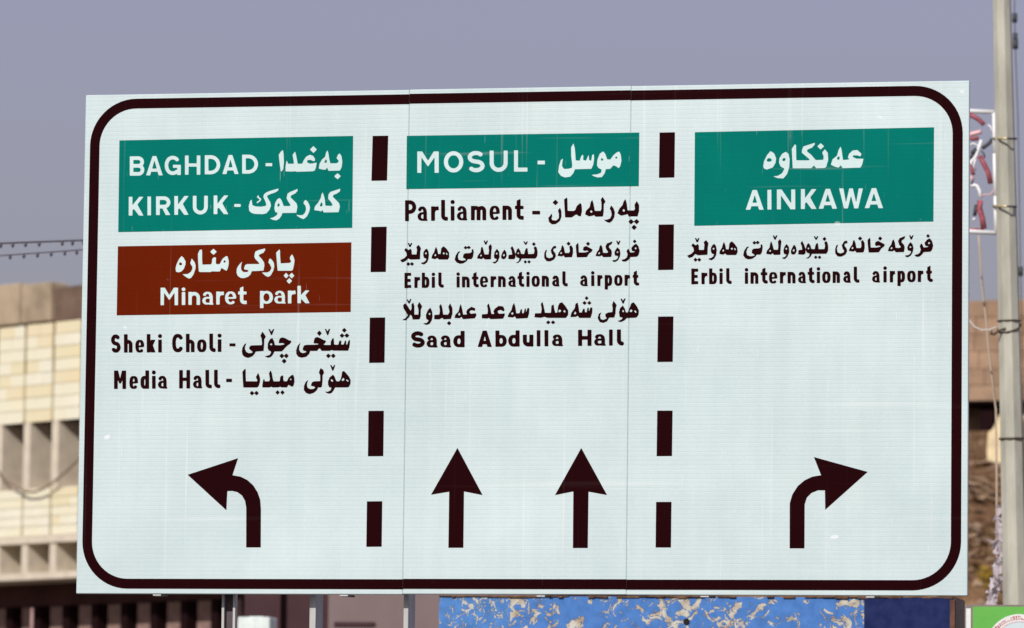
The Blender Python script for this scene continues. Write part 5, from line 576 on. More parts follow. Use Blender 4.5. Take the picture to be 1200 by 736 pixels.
M_WHITE = sheeting('white_sheeting', (.63, .745, .745))
M_BLACK = sheeting('dark_film', (.0175, .0012, .0022), .5, .6, .02, .03)
M_GREEN = sheeting('green_film', (.0006, .182, .146), .6, .6, .02, .55)
M_BROWN = sheeting('brown_film', (.142, .0125, .0009), .6, .6, .02, .25)
M_LETTER = sheeting('white_letter_film', (.65, .80, .79), .4, .5, .1)
M_ALU = material('aluminium', (.55, .56, .56), .45, .5, .6, .1, 12)
M_STEEL = material('galvanised_post', (.50, .50, .49), .55, .4, .25, .18, 9, stretch=(1, 1, .15))
M_BLACKBOLT = material('black_bolt', (.02, .018, .018), .5)

# ------------------------------------------------------------------ the ground
M_GROUND = material('dusty_ground', (.15, .125, .10), .95, .1, 0, .22, .35, bump=.03, bump_scale=3)
g = from_py('ground', [(-2500, -400, 0), (2500, -400, 0), (2500, 4500, 0), (-2500, 4500, 0)], [(0, 1, 2, 3)], M_GROUND)
tag(g, kind='structure')
M_ROAD = material('asphalt', (.055, .053, .052), .9, .2, 0, .2, 1.2, bump=.006, bump_scale=80)
r = from_py('road', [(-300, -27, .004), (300, -27, .004), (300, -3.0, .004), (-300, -3.0, .004)], [(0, 1, 2, 3)], M_ROAD)
tag(r, kind='structure')
M_KERB = material('concrete_kerb', (.33, .31, .28), .9, .2, 0, .15, 3)
k = box('kerb', -120, 120, -3.0, -2.75, 0, .14, M_KERB, None, .015)
tag(k, kind='structure')
M_LINE = material('road_paint', (.72, .71, .67), .7, .2, 0, .1, 5)
bm = bmesh.new()
for i in range(-20, 21):
    for yy in (-11.0, -19.0):
        v = [bm.verts.new(p) for p in ((i * 6, yy, .008), (i * 6 + 2.6, yy, .008), (i * 6 + 2.6, yy + .14, .008), (i * 6, yy + .14, .008))]
        bm.faces.new(v)
tag(finish('lane_marking', bm, M_LINE), kind='structure')

# ------------------------------------------------------------------ the road sign
sign = empty('road_sign', (0, 0, SIGN_Z))
tag(sign, 'big white direction sign with green and brown fields, arrows and Kurdish and English names', 'road sign')
HB = 2.8089
seam1 = ((478.6, 107.0), (473.2, 696.6)); seam2 = ((738.0, 102.0), (735.6, 697.3))
s1 = on_sign(478.6, 107)[0]; s1b = on_sign(473.2, 696.6)[0]
s2 = on_sign(738.0, 102)[0]; s2b = on_sign(735.6, 697.3)[0]
X1 = (s1 + s1b) / 2; X2 = (s2 + s2b) / 2
GAP = .00045
TH = .038
for a, b, dz in ((0.0, X1 - GAP, 0.0), (X1 + GAP, X2 - GAP, .0025), (X2 + GAP, 5.0, .001)):
    box('sign_panel', a, b, 0.0, TH, dz, HB + dz * .6, M_WHITE, sign, .0035)
FY = -.0012      # films lie just proud of the face
FY2 = -.0022
def rrect(x0, x1, z0, z1, r, n=14):
    o = []
    for cx, cz, a0 in ((x1 - r, z1 - r, 0), (x0 + r, z1 - r, 90), (x0 + r, z0 + r, 180), (x1 - r, z0 + r, 270)):
        for i in range(n + 1):
            w = math.radians(a0 + 90 * i / n); o.append((cx + r * math.cos(w), cz + r * math.sin(w)))
    return o
def clip(poly, xa, xb):
    def half(p, c, sgn):
        o = []
        for i in range(len(p)):
            a, b = p[i], p[(i + 1) % len(p)]; ia, ib = sgn * (a[0] - c) >= 0, sgn * (b[0] - c) >= 0
            if ia: o.append(a)
            if ia != ib:
                t = (c - a[0]) / (b[0] - a[0]); o.append((c, a[1] + t * (b[1] - a[1])))
        return o
    return half(half(poly, xa, 1), xb, -1)
bx0 = (on_sign(105.7, 200)[0] + on_sign(96.2, 620)[0]) / 2
bx1 = (on_sign(1127.9, 200)[0] + on_sign(1126.6, 600)[0]) / 2
bz1 = (on_sign(480, 110.6)[1] + on_sign(800, 105.2)[1]) / 2
bz0 = (on_sign(300, 690.2)[1] + on_sign(800, 691.5)[1]) / 2
BW = .0555
def ring_piece(xa, xb, dz):
    """the part of the rounded border line that lies on one panel"""
    R = .265
    out = rrect(bx0, bx1, bz0, bz1, R); inn = rrect(bx0 + BW, bx1 - BW, bz0 + BW, bz1 - BW, R - BW)
    n = len(out); groups = []
    for i in range(n):
        j = (i + 1) % n
        q = clip([out[i], out[j], inn[j], inn[i]], xa, xb)
        if len(q) > 2: groups.append([[(x, z + dz) for x, z in q]])
    return groups
for a, b, dz in ((0, X1 - GAP, 0), (X1 + GAP, X2 - GAP, .0025), (X2 + GAP, 5.0, .001)):
    rp_ = ring_piece(a, b, dz)
    if 0 < a and b < 5:
        film('border_line', [q for q in rp_ if q[0][0][1] > 1.4], FY, M_BLACK, sign)
        rp_ = [q for q in rp_ if q[0][0][1] <= 1.4]
    film('border_line', rp_, FY, M_BLACK, sign)
def quad_px(pts): return [[on_sign(*p) for p in pts]]
DASH = [((436.7, 159.3), (455.0, 159.0), (453.6, 211.6), (435.3, 211.9)), ((435.2, 266.0), (453.2, 265.6), (452.2, 318.6), (434.3, 318.9)),
        ((433.4, 372.2), (451.4, 372.0), (450.6, 425.0), (432.6, 425.3)), ((431.8, 481.5), (449.8, 481.4), (449.2, 534.5), (431.2, 534.7)),
        ((430.0, 587.6), (448.0, 587.4), (447.3, 640.6), (429.3, 640.8)),
        ((773.0, 155.4), (791.0, 155.0), (790.3, 208.0), (772.2, 208.4)), ((771.8, 263.2), (789.8, 263.0), (789.2, 316.2), (771.2, 316.5)),
        ((771.2, 371.0), (789.2, 370.8), (788.4, 424.0), (770.3, 424.2)), ((770.2, 481.2), (788.2, 481.2), (787.5, 534.4), (769.5, 534.6)),
        ((768.9, 588.2), (786.9, 588.1), (786.3, 641.6), (768.3, 641.6))]
for q in DASH: film('lane_dash', [quad_px(q)], FY, M_BLACK, sign)
ARROWS = [[(219.9, 556.4), (279, 536.9), (272.4, 556.9), (282, 558.6), (290, 562.6), (297, 569), (302, 577), (305, 586), (305.8, 597), (305.6, 641.5), (288.5, 641.5), (288.6, 595), (287.2, 587), (283.5, 580.5), (278, 576.6), (272, 575.3), (266.4, 575.5), (265.3, 598)],
          [(536.1, 524.9), (565.6, 580.2), (543.8, 575.9), (543.0, 641.9), (525.5, 641.9), (526.4, 576.2), (505.2, 579.7)],
          [(681.2, 524.9), (711.4, 580.1), (689.7, 576.2), (688.8, 642.2), (671.4, 642.2), (671.9, 575.9), (650.4, 580.2)],
          [(1016.8, 553), (967.1, 597.4), (966.7, 574.6), (958.5, 574.6), (951, 577.6), (945.6, 583), (943, 591), (942.7, 642.6), (925.4, 642.6), (925.5, 590), (928.5, 579.5), (935, 569.5), (943, 562.8), (952, 558.6), (962.2, 556.9), (953.8, 535.6)]]
for a in ARROWS: film('arrow', [[[on_sign(*p) for p in a]]], FY, M_BLACK, sign)
def field(corners, mat, name, words, label=None):
    poly = [on_sign(*p) for p in corners]
    pieces = []
    for xa, xb in ((0, X1 - GAP), (X1 + GAP, X2 - GAP), (X2 + GAP, 5)):
        q = clip(poly, xa, xb)
        if len(q) > 2: pieces.append([q])
    f = film(name, pieces, FY, mat, sign)
    for w in words:
        for k in ('_latin', '_kurdish'): word_films(w + k, FY2, M_LETTER, f)
    return f
field([(140.0, 164.6), (413.8, 159.3), (412.8, 267.0), (138.6, 272.0)], M_GREEN, 'green_field', ('baghdad', 'kirkuk'))
field([(138.2, 288.7), (411.8, 284.0), (411.0, 365.6), (136.8, 369.6)], M_BROWN, 'brown_field', ('minaret',))
field([(476.8, 159.2), (749.2, 155.4), (748.6, 218.2), (476.2, 221.6)], M_GREEN, 'green_field', ('mosul',))
field([(814.3, 155.0), (1094.6, 149.2), (1093.8, 259.6), (813.6, 264.6)], M_GREEN, 'green_field', ('ainkawa',))
for w in ('sheki_choli', 'media_hall', 'parliament', 'airport_centre', 'airport_right', 'saad_abdulla'):
    for k in ('_latin', '_kurdish'): word_films(w + k, FY, M_BLACK, sign)
# rails, clamps and posts behind
for z in (.25, 1.0, 1.8, 2.55):
    box('rail', .06, 4.94, TH + .001, TH + .07, z - .03, z + .03, M_ALU, sign, .004)
for px in (184, 403, 634, 826, 1020):
    u = on_sign(px, 697)[0]
    c = box('clamp', u - .026, u + .022, .004, TH + .05, -.011, -.002, M_ALU, sign, .002)
    box('bolt', u + .024, u + .052, .006, .05, -.014, -.003, M_BLACKBOLT, c, .003)
M_SHADESTEEL = material('shaded_steel_web', (.11, .085, .095), .7, .3, .2, .15, 9)  # the flange's shade on the web is put into this darker colour
pd = TH + .072
a = at(262.5, 715, .16).x; c = at(278.2, 715, .16).x
p1 = box('post', a, a + .014, pd, pd + .05, -SIGN_Z, 2.7, M_STEEL, sign)
box('flange', c - .013, c, pd, pd + .05, -SIGN_Z, 2.7, M_STEEL, p1)
box('web', a + .0145, c - .0135, pd + .03, pd + .045, -SIGN_Z, 2.7, M_SHADESTEEL, p1)
for pa, w in ((365.2, .036), (475.2, .028)):
    a = at(pa, 715, .16).x
    box('post', a, a + w, pd, pd + .17, -SIGN_Z, 2.7, M_STEEL, sign, .002)

# ------------------------------------------------------------------ blue painted wall behind the sign
def peeling(name, blue, crust, lo=.52, sc=11):
    m = bpy.data.materials.new(name); m.use_nodes = True
    n, l = m.node_tree.nodes, m.node_tree.links; b = n['Principled BSDF']; b.inputs['Roughness'].default_value = .7; b.inputs['Specular IOR Level'].default_value = .06
    tc = n.new('ShaderNodeTexCoord')
    t = n.new('ShaderNodeTexNoise'); t.inputs['Scale'].default_value = sc; t.inputs['Detail'].default_value = 7; t.inputs['Roughness'].default_value = .68; t.inputs['Distortion'].default_value = 1.1
    l.new(tc.outputs['Object'], t.inputs['Vector'])
    big = n.new('ShaderNodeTexNoise'); big.inputs['Scale'].default_value = 1.1; big.inputs['Detail'].default_value = 2; l.new(tc.outputs['Object'], big.inputs['Vector'])
    ad = n.new('ShaderNodeMath'); ad.operation = 'MULTIPLY_ADD'; ad.inputs[1].default_value = .38; l.new(big.outputs['Fac'], ad.inputs[0]); l.new(t.outputs['Fac'], ad.inputs[2])
    r = n.new('ShaderNodeValToRGB'); r.color_ramp.elements[0].position = lo + .19; r.color_ramp.elements[1].position = lo + .215; l.new(ad.outputs[0], r.inputs['Fac'])
    t2 = n.new('ShaderNodeTexNoise'); t2.inputs['Scale'].default_value = 14; t2.inputs['Detail'].default_value = 6; l.new(tc.outputs['Object'], t2.inputs['Vector'])
    rb = n.new('ShaderNodeValToRGB'); e = rb.color_ramp.elements; e[0].position = .3; e[0].color = (*[c * .85 for c in blue], 1); e[1].position = .7; e[1].color = (*[min(1, c * 1.15 + .01) for c in blue], 1); l.new(t2.outputs['Fac'], rb.inputs['Fac'])
    rc = n.new('ShaderNodeValToRGB'); e = rc.color_ramp.elements; e[0].position = .35; e[0].color = (*crust, 1); e[1].position = .6; e[1].color = (.62, .60, .52, 1); l.new(t2.outputs['Fac'], rc.inputs['Fac'])
    mx = n.new('ShaderNodeMixRGB'); l.new(r.outputs['Color'], mx.inputs['Fac']); l.new(rb.outputs['Color'], mx.inputs[1]); l.new(rc.outputs['Color'], mx.inputs[2])
    l.new(mx.outputs['Color'], b.inputs['Base Color'])
    bp = n.new('ShaderNodeBump'); bp.inputs['Strength'].default_value = .8; bp.inputs['Distance'].default_value = .004; bp.invert = True
    l.new(r.outputs['Color'], bp.inputs['Height']); l.new(bp.outputs['Normal'], b.inputs['Normal'])
    return m
M_BLUE = peeling('peeling_blue_paint', (.075, .205, .53), (.40, .31, .21), .55)
M_BLUE2 = peeling('flecked_blue_paint', (.082, .225, .545), (.45, .44, .46), .58, 24)
M_NAVY = peeling('navy_paint', (.012, .022, .095), (.12, .07, .06), .70)
M_CRUST = material('rusty_crust', (.15, .085, .05), .95, .1, 0, .45, 14, bump=.01, bump_scale=30)
M_CONC = material('rough_concrete', (.30, .26, .22), .95, .1, 0, .2, 3, bump=.01, bump_scale=20)
YB = 6.5
za = at(780, 699.0, YB).z
xs = [at(p, 715, YB).x for p in (514.5, 598, 1013, 1114)]
bw = empty('blue_wall', ((xs[0] + xs[3]) / 2, YB, 0))
tag(bw, 'blue painted concrete wall with peeling patches and a navy end, behind the sign', 'wall')
ox, oy = bw.location.x, YB
box('core', xs[0] - ox, xs[3] - ox + .02, .03, .6, 0, za, M_CONC, bw)
box('painted_face', xs[0] - ox, xs[1] - ox, 0, .03, 0, za - .001, M_BLUE2, bw)
box('painted_face', xs[1] - ox, xs[2] - ox, 0, .029, 0, za - .002, M_BLUE, bw)
o = box('painted_face', xs[2] - ox, xs[3] - ox, -.012, .03, 0, za - .003, M_NAVY, bw); o['label'] = 'navy end of the wall'
bm = bmesh.new()
x = xs[0] - ox
while x < xs[3] - ox:
    w = random.uniform(.02, .09)
    if random.random() < .85:
        merge(bm, box_data(x, min(x + w, xs[3] - ox + .015), random.uniform(-.02, -.008), .6, za - random.uniform(.003, .012), za + random.uniform(.001, .006)))
    x += w
o = finish('crusted_edge', bm, M_CRUST, bw); o['kind'] = 'stuff'
p = at(804.5, 728.5, YB)
bm = bmesh.new(); tube_into(bm, [(p.x - ox, -.006, p.z), (p.x - ox, .02, p.z)], .021, 14)
finish('drain_hole', bm, material('hole_shade', (.012, .008, .008), .8), bw)  # dark stub stands in for the shade inside the hole
# rusty edge post at the wall's right end
M_RUST = material('rusty_steel', (.13, .065, .045), .85, .2, 0, .35, 10)
xr0, xr1 = at(1114.8, 715, YB).x, at(1121, 715, YB).x
rp = box('steel_post', -.5 * (xr1 - xr0), .5 * (xr1 - xr0), -.03, .03, 0, at(1117, 703, YB - .05).z, M_RUST, None, .004)
rp.location = ((xr0 + xr1) / 2, YB - .05, 0)
tag(rp, 'rusty steel post at the navy end of the blue wall', 'post')

# ------------------------------------------------------------------ round-ended emblem board, lower right
YG = 9.0
M_FRAME = material('grey_brown_frame', (.22, .18, .16), .7, .3, 0, .15, 12)
M_WHITEP = material('white_enamel', (.78, .78, .76), .4, .4, 0, .04, 8)
M_GREENP = material('bright_green_enamel', (.13, .46, .07), .4, .4, 0, .06, 5)
M_PALE = material('pale_blue_print', (.62, .72, .74), .5, .3)
M_RED = material('red_print', (.50, .05, .07), .5, .3)
gx0 = at(1127.5, 720, YG).x; gx1 = at(1262, 720, YG).x; gz1 = at(1165, 708.6, YG).z; gz0 = at(1165, 826, YG).z
eb = empty('emblem_board', ((gx0 + gx1) / 2, YG, 0))
tag(eb, 'green board with a round red-ringed emblem, at the foot of the tall pole', 'sign board')
ox = eb.location.x
box('frame', gx0 - ox, gx1 - ox, 0, .04, gz0, gz1, M_FRAME, eb, .004)
a = at(1132.2, 720, YG).x - ox; b = at(1137.8, 720, YG).x - ox
zt = at(1135, 713.0, YG).z
box('white_strip', a, b, -.006, -.001, gz0 + .03, zt, M_WHITEP, eb)
c = at(1140.2, 720, YG).x - ox
box('green_panel', c, gx1 - ox - .02, -.006, -.001, gz0 + .03, at(1165, 711.0, YG).z, M_GREENP, eb)
ec = at(1194.5, 758.5, YG); exx, ezz = ec.x - ox, ec.z
pm = 6450.0 / (YG - CAM.y + 1.2)
def disc(name, r0, r1, y, mat, a0=0, a1=360, n=72):
    vs, fs = [], []
    for i in range(n + 1):
        w = math.radians(a0 + (a1 - a0) * i / n)
        for r in (r0, r1): vs.append((exx + r * math.cos(w), y, ezz + r * math.sin(w)))
    for i in range(n): fs.append((2 * i, 2 * i + 1, 2 * i + 3, 2 * i + 2))
    return from_py(name, vs, fs, mat, eb)
disc('emblem_ring', 29.0 / pm, 37.6 / pm, -.0085, M_WHITEP)
disc('emblem_disc', 0.001, 28.6 / pm, -.0085, M_PALE)
disc('emblem_line', 28.6 / pm, 29.0 / pm, -.0095, M_RED)
vs, fs = [], []
w = 2.0
while w < 358:
    st = random.uniform(1.2, 3.2)
    for q in range(random.choice((1, 2, 2))):
        r0 = (31.3 + q * 2.3 + random.uniform(-.2, .3)) / pm; r1 = r0 + random.uniform(.9, 2.2) / pm
        b0 = len(vs)
        for aa, rr in ((w, r0), (w + st, r0), (w + st, r1), (w, r1)):
            vs.append((exx + rr * math.cos(math.radians(aa)), -.0105, ezz + rr * math.sin(math.radians(aa))))
        fs.append((b0, b0 + 1, b0 + 2, b0 + 3))
    w += st + random.uniform(.5, 2.2)
from_py('emblem_lettering', vs, fs, M_RED, eb)
for u in (.12, .88):
    x = gx0 - ox + (gx1 - gx0) * u
    box('post', x - .02, x + .02, .041, .08, 0, gz1 - .02, M_FRAME, eb, .003)

# ------------------------------------------------------------------ octagonal lamp pole and what hangs on it
YP = 19.0
M_POLE = material('pale_pole_paint', (.43, .42, .35), .7, .3, 0, .22, 6, stretch=(1, 1, .22), bump=.003, bump_scale=20)
def pole_mid(y): return 1174.0 + (y / 736.0) * 16.6
pb = at(pole_mid(700), 700, YP); pt = at(pole_mid(0), 0, YP)
d = (pt - pb) / (pt.z - pb.z)
base = pb - d * pb.z
pole = empty('lamp_pole', (base.x, base.y, 0))
tag(pole, 'tall pale octagonal pole at the right edge, leaning slightly', 'pole')
def pole_at(z): return Vector((base.x + d.x * z, base.y + d.y * z, z))
def pole_r(z):
    z0, z1 = pb.z, pt.z
    return (14.6 + (10.7 - 14.6) * (z - z0) / (z1 - z0)) / 131.0
vang = math.atan2(-CF.y, -CF.x) + math.radians(8)
bm = bmesh.new(); rings = []
for z in (0, 2, 4, 6, 8, 10, 12, 14):
    c0 = pole_at(z) - base; rr = pole_r(z)
    rings.append([bm.verts.new(c0 + Vector((rr * math.cos(vang + k * math.pi / 4), rr * math.sin(vang + k * math.pi / 4), 0))) for k in range(8)])
for a, b in zip(rings, rings[1:]):
    for k in range(8): bm.faces.new((a[k], a[(k + 1) % 8], b[(k + 1) % 8], b[k]))
bm.faces.new(rings[-1])
finish('shaft', bm, M_POLE, pole)
bpl = box('base_plate', -.28, .28, -.28, .28, 0, .04, M_STEEL, pole, .006)
top = pole_at(14) - base
tube('lamp_arm', [top - Vector((0, 0, .25)), top + Vector((.1, 0, .5)), top + Vector((1.0, -.1, 1.1)), top + Vector((2.2, -.2, 1.3))], .045, M_POLE, pole, 8)
box('lamp_head', top.x + 2.1, top.x + 2.9, top.y - .35, top.y - .08, top.z + 1.24, top.z + 1.38, M_STEEL, pole, .03)
M_WIRE = material('tie_wire', (.10, .075, .05), .6, .4, .3)
def band(py, tilt, name, mat, r=.010, grow=1.06):
    z = at(pole_mid(py), py, YP).z; c0 = pole_at(z) - base; rr = pole_r(z) * grow; pts = []
    for k in range(17):
        w = vang + math.pi / 8 + k * math.pi / 8
        pts.append(c0 + Vector((rr * math.cos(w), rr * math.sin(w), tilt * math.cos(w - 1.2))))
    return tube(name, pts, r, mat, pole, 6)
band(376, .004, 'tie_wire', M_WIRE, .007)
band(384, .05, 'tie_wire', M_WIRE, .007)
band(514, .006, 'tie_wire', M_WIRE, .009)
z = at(1165, 391, YP).z; q = at(1165, 391, YP - .12) - base
tube('wire_knot', [q + Vector((-.03, 0, .01)), q + Vector((0, -.01, -.005)), q + Vector((.03, 0, .02)), q + Vector((.10, .02, .05))], .018, M_WIRE, pole, 6, .006, .25)
# illuminated frame of bent tubes, strapped to the pole
YF = 19.12
M_WTUBE = material('white_tube', (.86, .86, .87), .5, .4)
M_RTUBE = material('red_tube', (.34, .085, .11), .5, .4, 0, .45, 16)
M_PTUBE = material('pink_tube', (.72, .42, .44), .35, .5, 0, .15, 20)
M_DTUBE = material('dark_fitting', (.06, .065, .07), .6)
dec = empty('tube_decoration', at(1150, 276, YF))
tag(dec, 'white rectangular frame with bent red and white tubes strapped to the tall pole', 'light decoration')
L0 = dec.location.copy()
def fp(px, py, dy=0): return at(px, py, YF + dy) - L0
fr = [(1078, 127.5), (1165.2, 131.4), (1165.8, 180), (1166.8, 230), (1167.4, 273), (1078, 268), (1078, 127.5)]
for a, b in zip(fr, fr[1:]):
    tube('frame_bar', [fp(*a), fp(*b)], .0205, M_WTUBE, dec, 8)
for name, pts, r, m in [
    ('red_tube', [(1134, 134), (1142, 137), (1148, 141), (1153, 146)], .022, M_RTUBE),
    ('pink_tube', [(1132, 160), (1139, 157), (1147, 155), (1150, 154)], .022, M_PTUBE),
    ('red_tube', [(1132, 160), (1140, 163), (1147, 162)], .019, M_RTUBE),
    ('white_tube', [(1150, 164), (1147, 174), (1144, 183), (1138, 190), (1136, 198)], .016, M_WTUBE),
    ('dark_fitting', [(1139, 180), (1142, 177), (1144.5, 174.5)], .022, M_DTUBE),
    ('dark_fitting', [(1151, 174), (1155, 171), (1159, 168), (1163, 163)], .018, M_DTUBE),
    ('red_tube', [(1148, 183), (1153, 192), (1158, 202), (1161, 215)], .024, M_RTUBE),
    ('red_tube', [(1136, 192), (1139, 199), (1141, 205)], .018, M_RTUBE),
    ('white_tube', [(1138, 218), (1142, 217), (1145, 218), (1148, 224), (1149, 232)], .016, M_WTUBE),
    ('pink_tube', [(1149, 232), (1153, 228), (1161, 228), (1165, 222)], .007, M_PTUBE),
    ('red_tube', [(1148.5, 235), (1148, 245), (1151, 255), (1153, 268)], .027, M_RTUBE),
    ('dark_fitting', [(1144, 240), (1143, 247), (1142, 253)], .018, M_DTUBE),
    ('white_tube', [(1141, 256), (1142, 258)], .016, M_WTUBE),
    ('red_tube', [(1128, 267.5), (1140, 268.5), (1153, 268.5)], .010, M_RTUBE),
    ('red_tube', [(1128, 140), (1118, 170), (1124, 205), (1112, 240)], .022, M_RTUBE),
    ('white_tube', [(1158, 146), (1161, 149), (1162, 154)], .007, M_WTUBE),
    ('dark_fitting', [(1137, 186), (1139, 183), (1140, 180)], .016, M_DTUBE),
    ('pink_tube', [(1138, 206), (1140, 211), (1139, 216)], .015, M_PTUBE),
    ('white_tube', [(1143, 186), (1141, 194), (1143, 200)], .009, M_WTUBE),
    ('dark_fitting', [(1150, 177), (1153, 180), (1154, 185)], .008, M_DTUBE),
    ('white_tube', [(1136, 170), (1141, 168), (1146, 171)], .008, M_WTUBE),
    ('white_tube', [(1092, 150), (1100, 190), (1094, 235)], .016, M_WTUBE)]:
    tube(name, [fp(*p) for p in pts], r, m, dec, 8)
M_BRASS = material('yellowed_clamp', (.62, .52, .30), .4, .5, .4)
for y0 in (162.5, 242):
    tube('strap', [fp(1164, y0 - .5), fp(1168, y0 - .5, -.12), fp(1171, y0 - .5, -.24), fp(1180, y0 - .3, -.30)], .011, M_BRASS, dec, 6)
    tube('strap_bolt', [fp(1179.5, y0 - .3, -.30), fp(1184, y0, -.27), fp(1191, y0 + .2, -.12)], .009, M_DTUBE, dec, 6)
# cords
M_BEIGE = material('beige_cord', (.50, .40, .30), .8)
pts = [(1147, 276), (1148, 290), (1148.5, 305), (1151, 335), (1155, 370), (1158.5, 410), (1163, 445), (1167, 480), (1168, 560), (1168, 700), (1168, 900)]
o = tube('hanging_cord', [at(a, b, 20.0) for a, b in pts[:-1]] + [at(1168, 1010, 20.0)], .010, M_BEIGE, None, 6)
tag(o, 'thin beige cord hanging from the tube frame down past the hillside', 'cord')
M_PALECORD = material('white_cord', (.62, .58, .54), .8)
o = tube('sagging_cord', [at(a, b, 19.3) for a, b in ((1168, 383), (1160, 386.5), (1150, 387), (1142, 383), (1136, 376), (1122, 360), (1090, 330))], .008, M_PALECORD, None, 6)
tag(o, 'pale cord sagging from the wire ties on the tall pole to behind the sign', 'cord')
# crumpled white plastic snagged by the pole
M_PLASTIC = material('crumpled_white_plastic', (.50, .44, .47), .45, .5, 0, .25, 14)
bm = bmesh.new()
path = [(1174, 596), (1173, 610), (1173.5, 624), (1172, 640), (1172.5, 655), (1169, 668), (1168, 682), (1164, 695), (1163, 706), (1163, 720)]
P3 = [at(a, b, 19.4) for a, b in path]
for i in range(len(P3) - 1):
    for k in range(13):
        c0 = P3[i].lerp(P3[i + 1], random.random()) + Vector((random.gauss(0, .016), random.gauss(0, .03), random.gauss(0, .015)))
        n_ = [bm.verts.new(c0 + Vector((random.gauss(0, .028), random.gauss(0, .028), random.gauss(0, .032)))) for _ in range(4)]
        for f in ((0, 1, 2), (0, 2, 3), (0, 3, 1)): bm.faces.new([n_[j] for j in f])
tube_into(bm, P3, .035, 7, .03, .5)
o = finish('plastic_wrap', bm, M_PLASTIC); tag(o, 'crumpled white plastic strip snagged beside the foot of the tall pole', 'plastic')
# cable with small insulators at the far right edge
o = tube('drop_cable', [at(a, b, 30) for a, b in ((1188.5, -60), (1189, 20), (1190, 60), (1193, 140), (1196, 320), (1203, 640), (1212, 980))], .006, M_WIRE, None, 6)
cb = tag(o, 'thin grey cable just right of the tall pole', 'cable')
for a, b, r in ((1189, 21, .03), (1189.6, 44, .028), (1189.8, 52, .032), (1196, 318, .028)):
    p = at(a, b, 30); tube('insulator', [p - Vector((0, 0, .05)), p + Vector((0, 0, .05))], r, M_DTUBE, cb, 8)

# ------------------------------------------------------------------ strings of bulbs, upper left
M_BLK = material('black_cable', (.06, .05, .06), .6)
M_BULB = material('smoked_bulb', (.07, .06, .08), .3, .6)
for (ya, yb_, yc), w, lab, bulbs, rr in (((285.2, 281.6, 262), 17.0, 'upper of the two dark bulb strings left of the sign', (1, 15, 30, 46, 73, 85, 98, 121, 140), .008),
                             ((299.6, 292.8, 268), 19.0, 'lower of the two dark bulb strings left of the sign', (-4, 12, 28, 44, 60, 76, 90, 108, 130), .0055)):
    f = lambda x: ya + (yb_ - ya) * x / 96 + (0 if x < 96 else (x - 96) ** 2 * .0)
    pts = [at(x, f(x), w) for x in range(-220, 520, 20)]
    sw = tube('bulb_string', pts, rr, M_BLK, None, 6)
    tag(sw, lab, 'string lights', 'bulb strings')
    for x in bulbs:
        p = at(x, f(x), w)
        bm = bmesh.new(); bmesh.ops.create_icosphere(bm, subdivisions=1, radius=.016)
        for v in bm.verts: v.co = Vector((v.co.x, v.co.y, v.co.z * 1.6 - .02)) + p
        finish('bulb', bm, M_BULB, sw, True)

# ------------------------------------------------------------------ modernist building at the left
D = 150.0
P0 = CAM + ray(27.5, 500) * (D / (FWD.dot(ray(27.5, 500))))
ANG = math.radians(49)
T = CR * math.cos(ANG) - CF * math.sin(ANG)          # along the front, towards the near end
NF = -(CR * math.sin(ANG)) - CF * math.cos(ANG)      # outward normal
bld = empty('concrete_office_building', (P0.x, P0.y, 0), math.atan2(T.y, T.x))
tag(bld, 'sunlit cream stone office building with deep vertical fins, left of the sign', 'building')
def fac(px, py):
    dd = ray(px, py); t = (P0 - CAM).dot(NF) / dd.dot(NF); p = CAM + dd * t
    return (p - P0).dot(T), p.z
PITCH = fac(60.2, 500)[0] - fac(27.3, 500)[0]
zl = lambda y: fac(28, y)[1]
M_CREAM = [material('cream_stone', c, .85, .2, 0, .07, 1.4, col2=c2, bump=.01, bump_scale=9) for c, c2 in (((.85, .80, .60), (.86, .82, .66)), ((.86, .82, .64), (.84, .78, .56)), ((.82, .75, .52), (.80, .70, .44)), ((.85, .80, .62), (.86, .83, .68)), ((.84, .76, .54), (.80, .67, .42)))]
M_FIN = material('pale_concrete_fin', (.66, .58, .46), .9, .2, 0, .12, 2.0, bump=.01, bump_scale=8)
M_FINW = material('stained_fin_side', (.62, .55, .47), .9, .2, 0, .22, .9)
M_JOINT = material('brown_joint', (.22, .15, .08), .9, .1, 0, .2, 3)
M_TAN = material('tan_parapet_stone', (.42, .33, .23), .9, .1, 0, .28, .9, bump=.02, bump_scale=6)
M_SHADESIDE = material('shade_side_render', (.17, .115, .085), .95, .1, 0, .22, 1.6)  # darker brown stands in for the parapet's shade side
M_SHADE = material('shade_brown_wall', (.085, .04, .035), .9, .1, 0, .2, 1.5)  # shade of recesses, soffit and overhang put into the wall colour
M_SLOT_SHADE = material('slot_shade_dark', (.016, .006, .007), .9, .05)  # near-black colour standing in for shade in gaps and voids
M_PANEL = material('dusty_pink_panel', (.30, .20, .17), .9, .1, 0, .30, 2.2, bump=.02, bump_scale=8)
NC0, NC1 = -3, 9            # columns of the front
sL, sR = NC0 * PITCH, NC1 * PITCH
zs = dict(top=zl(336), par=zl(381), c1=zl(496), c2=zl(573.5), led=zl(637), c3=zl(647), c4=zl(672), bot=zl(680))
DP = .85
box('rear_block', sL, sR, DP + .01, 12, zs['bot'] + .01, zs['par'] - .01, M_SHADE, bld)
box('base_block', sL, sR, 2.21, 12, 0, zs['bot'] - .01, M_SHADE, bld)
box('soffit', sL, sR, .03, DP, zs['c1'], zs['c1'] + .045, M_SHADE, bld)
M_BACK = material('grey_cream_mortar', (.52, .45, .33), .95, .1, 0, .2, 3)
box('band_core', sL, sR, .085, DP, zs['c1'] + .05, zs['par'] - .005, M_BACK, bld)
box('band_core', sL, sR, .085, DP, zs['led'] + .002, zs['c2'] - .04, M_BACK, bld)
STONES = {}
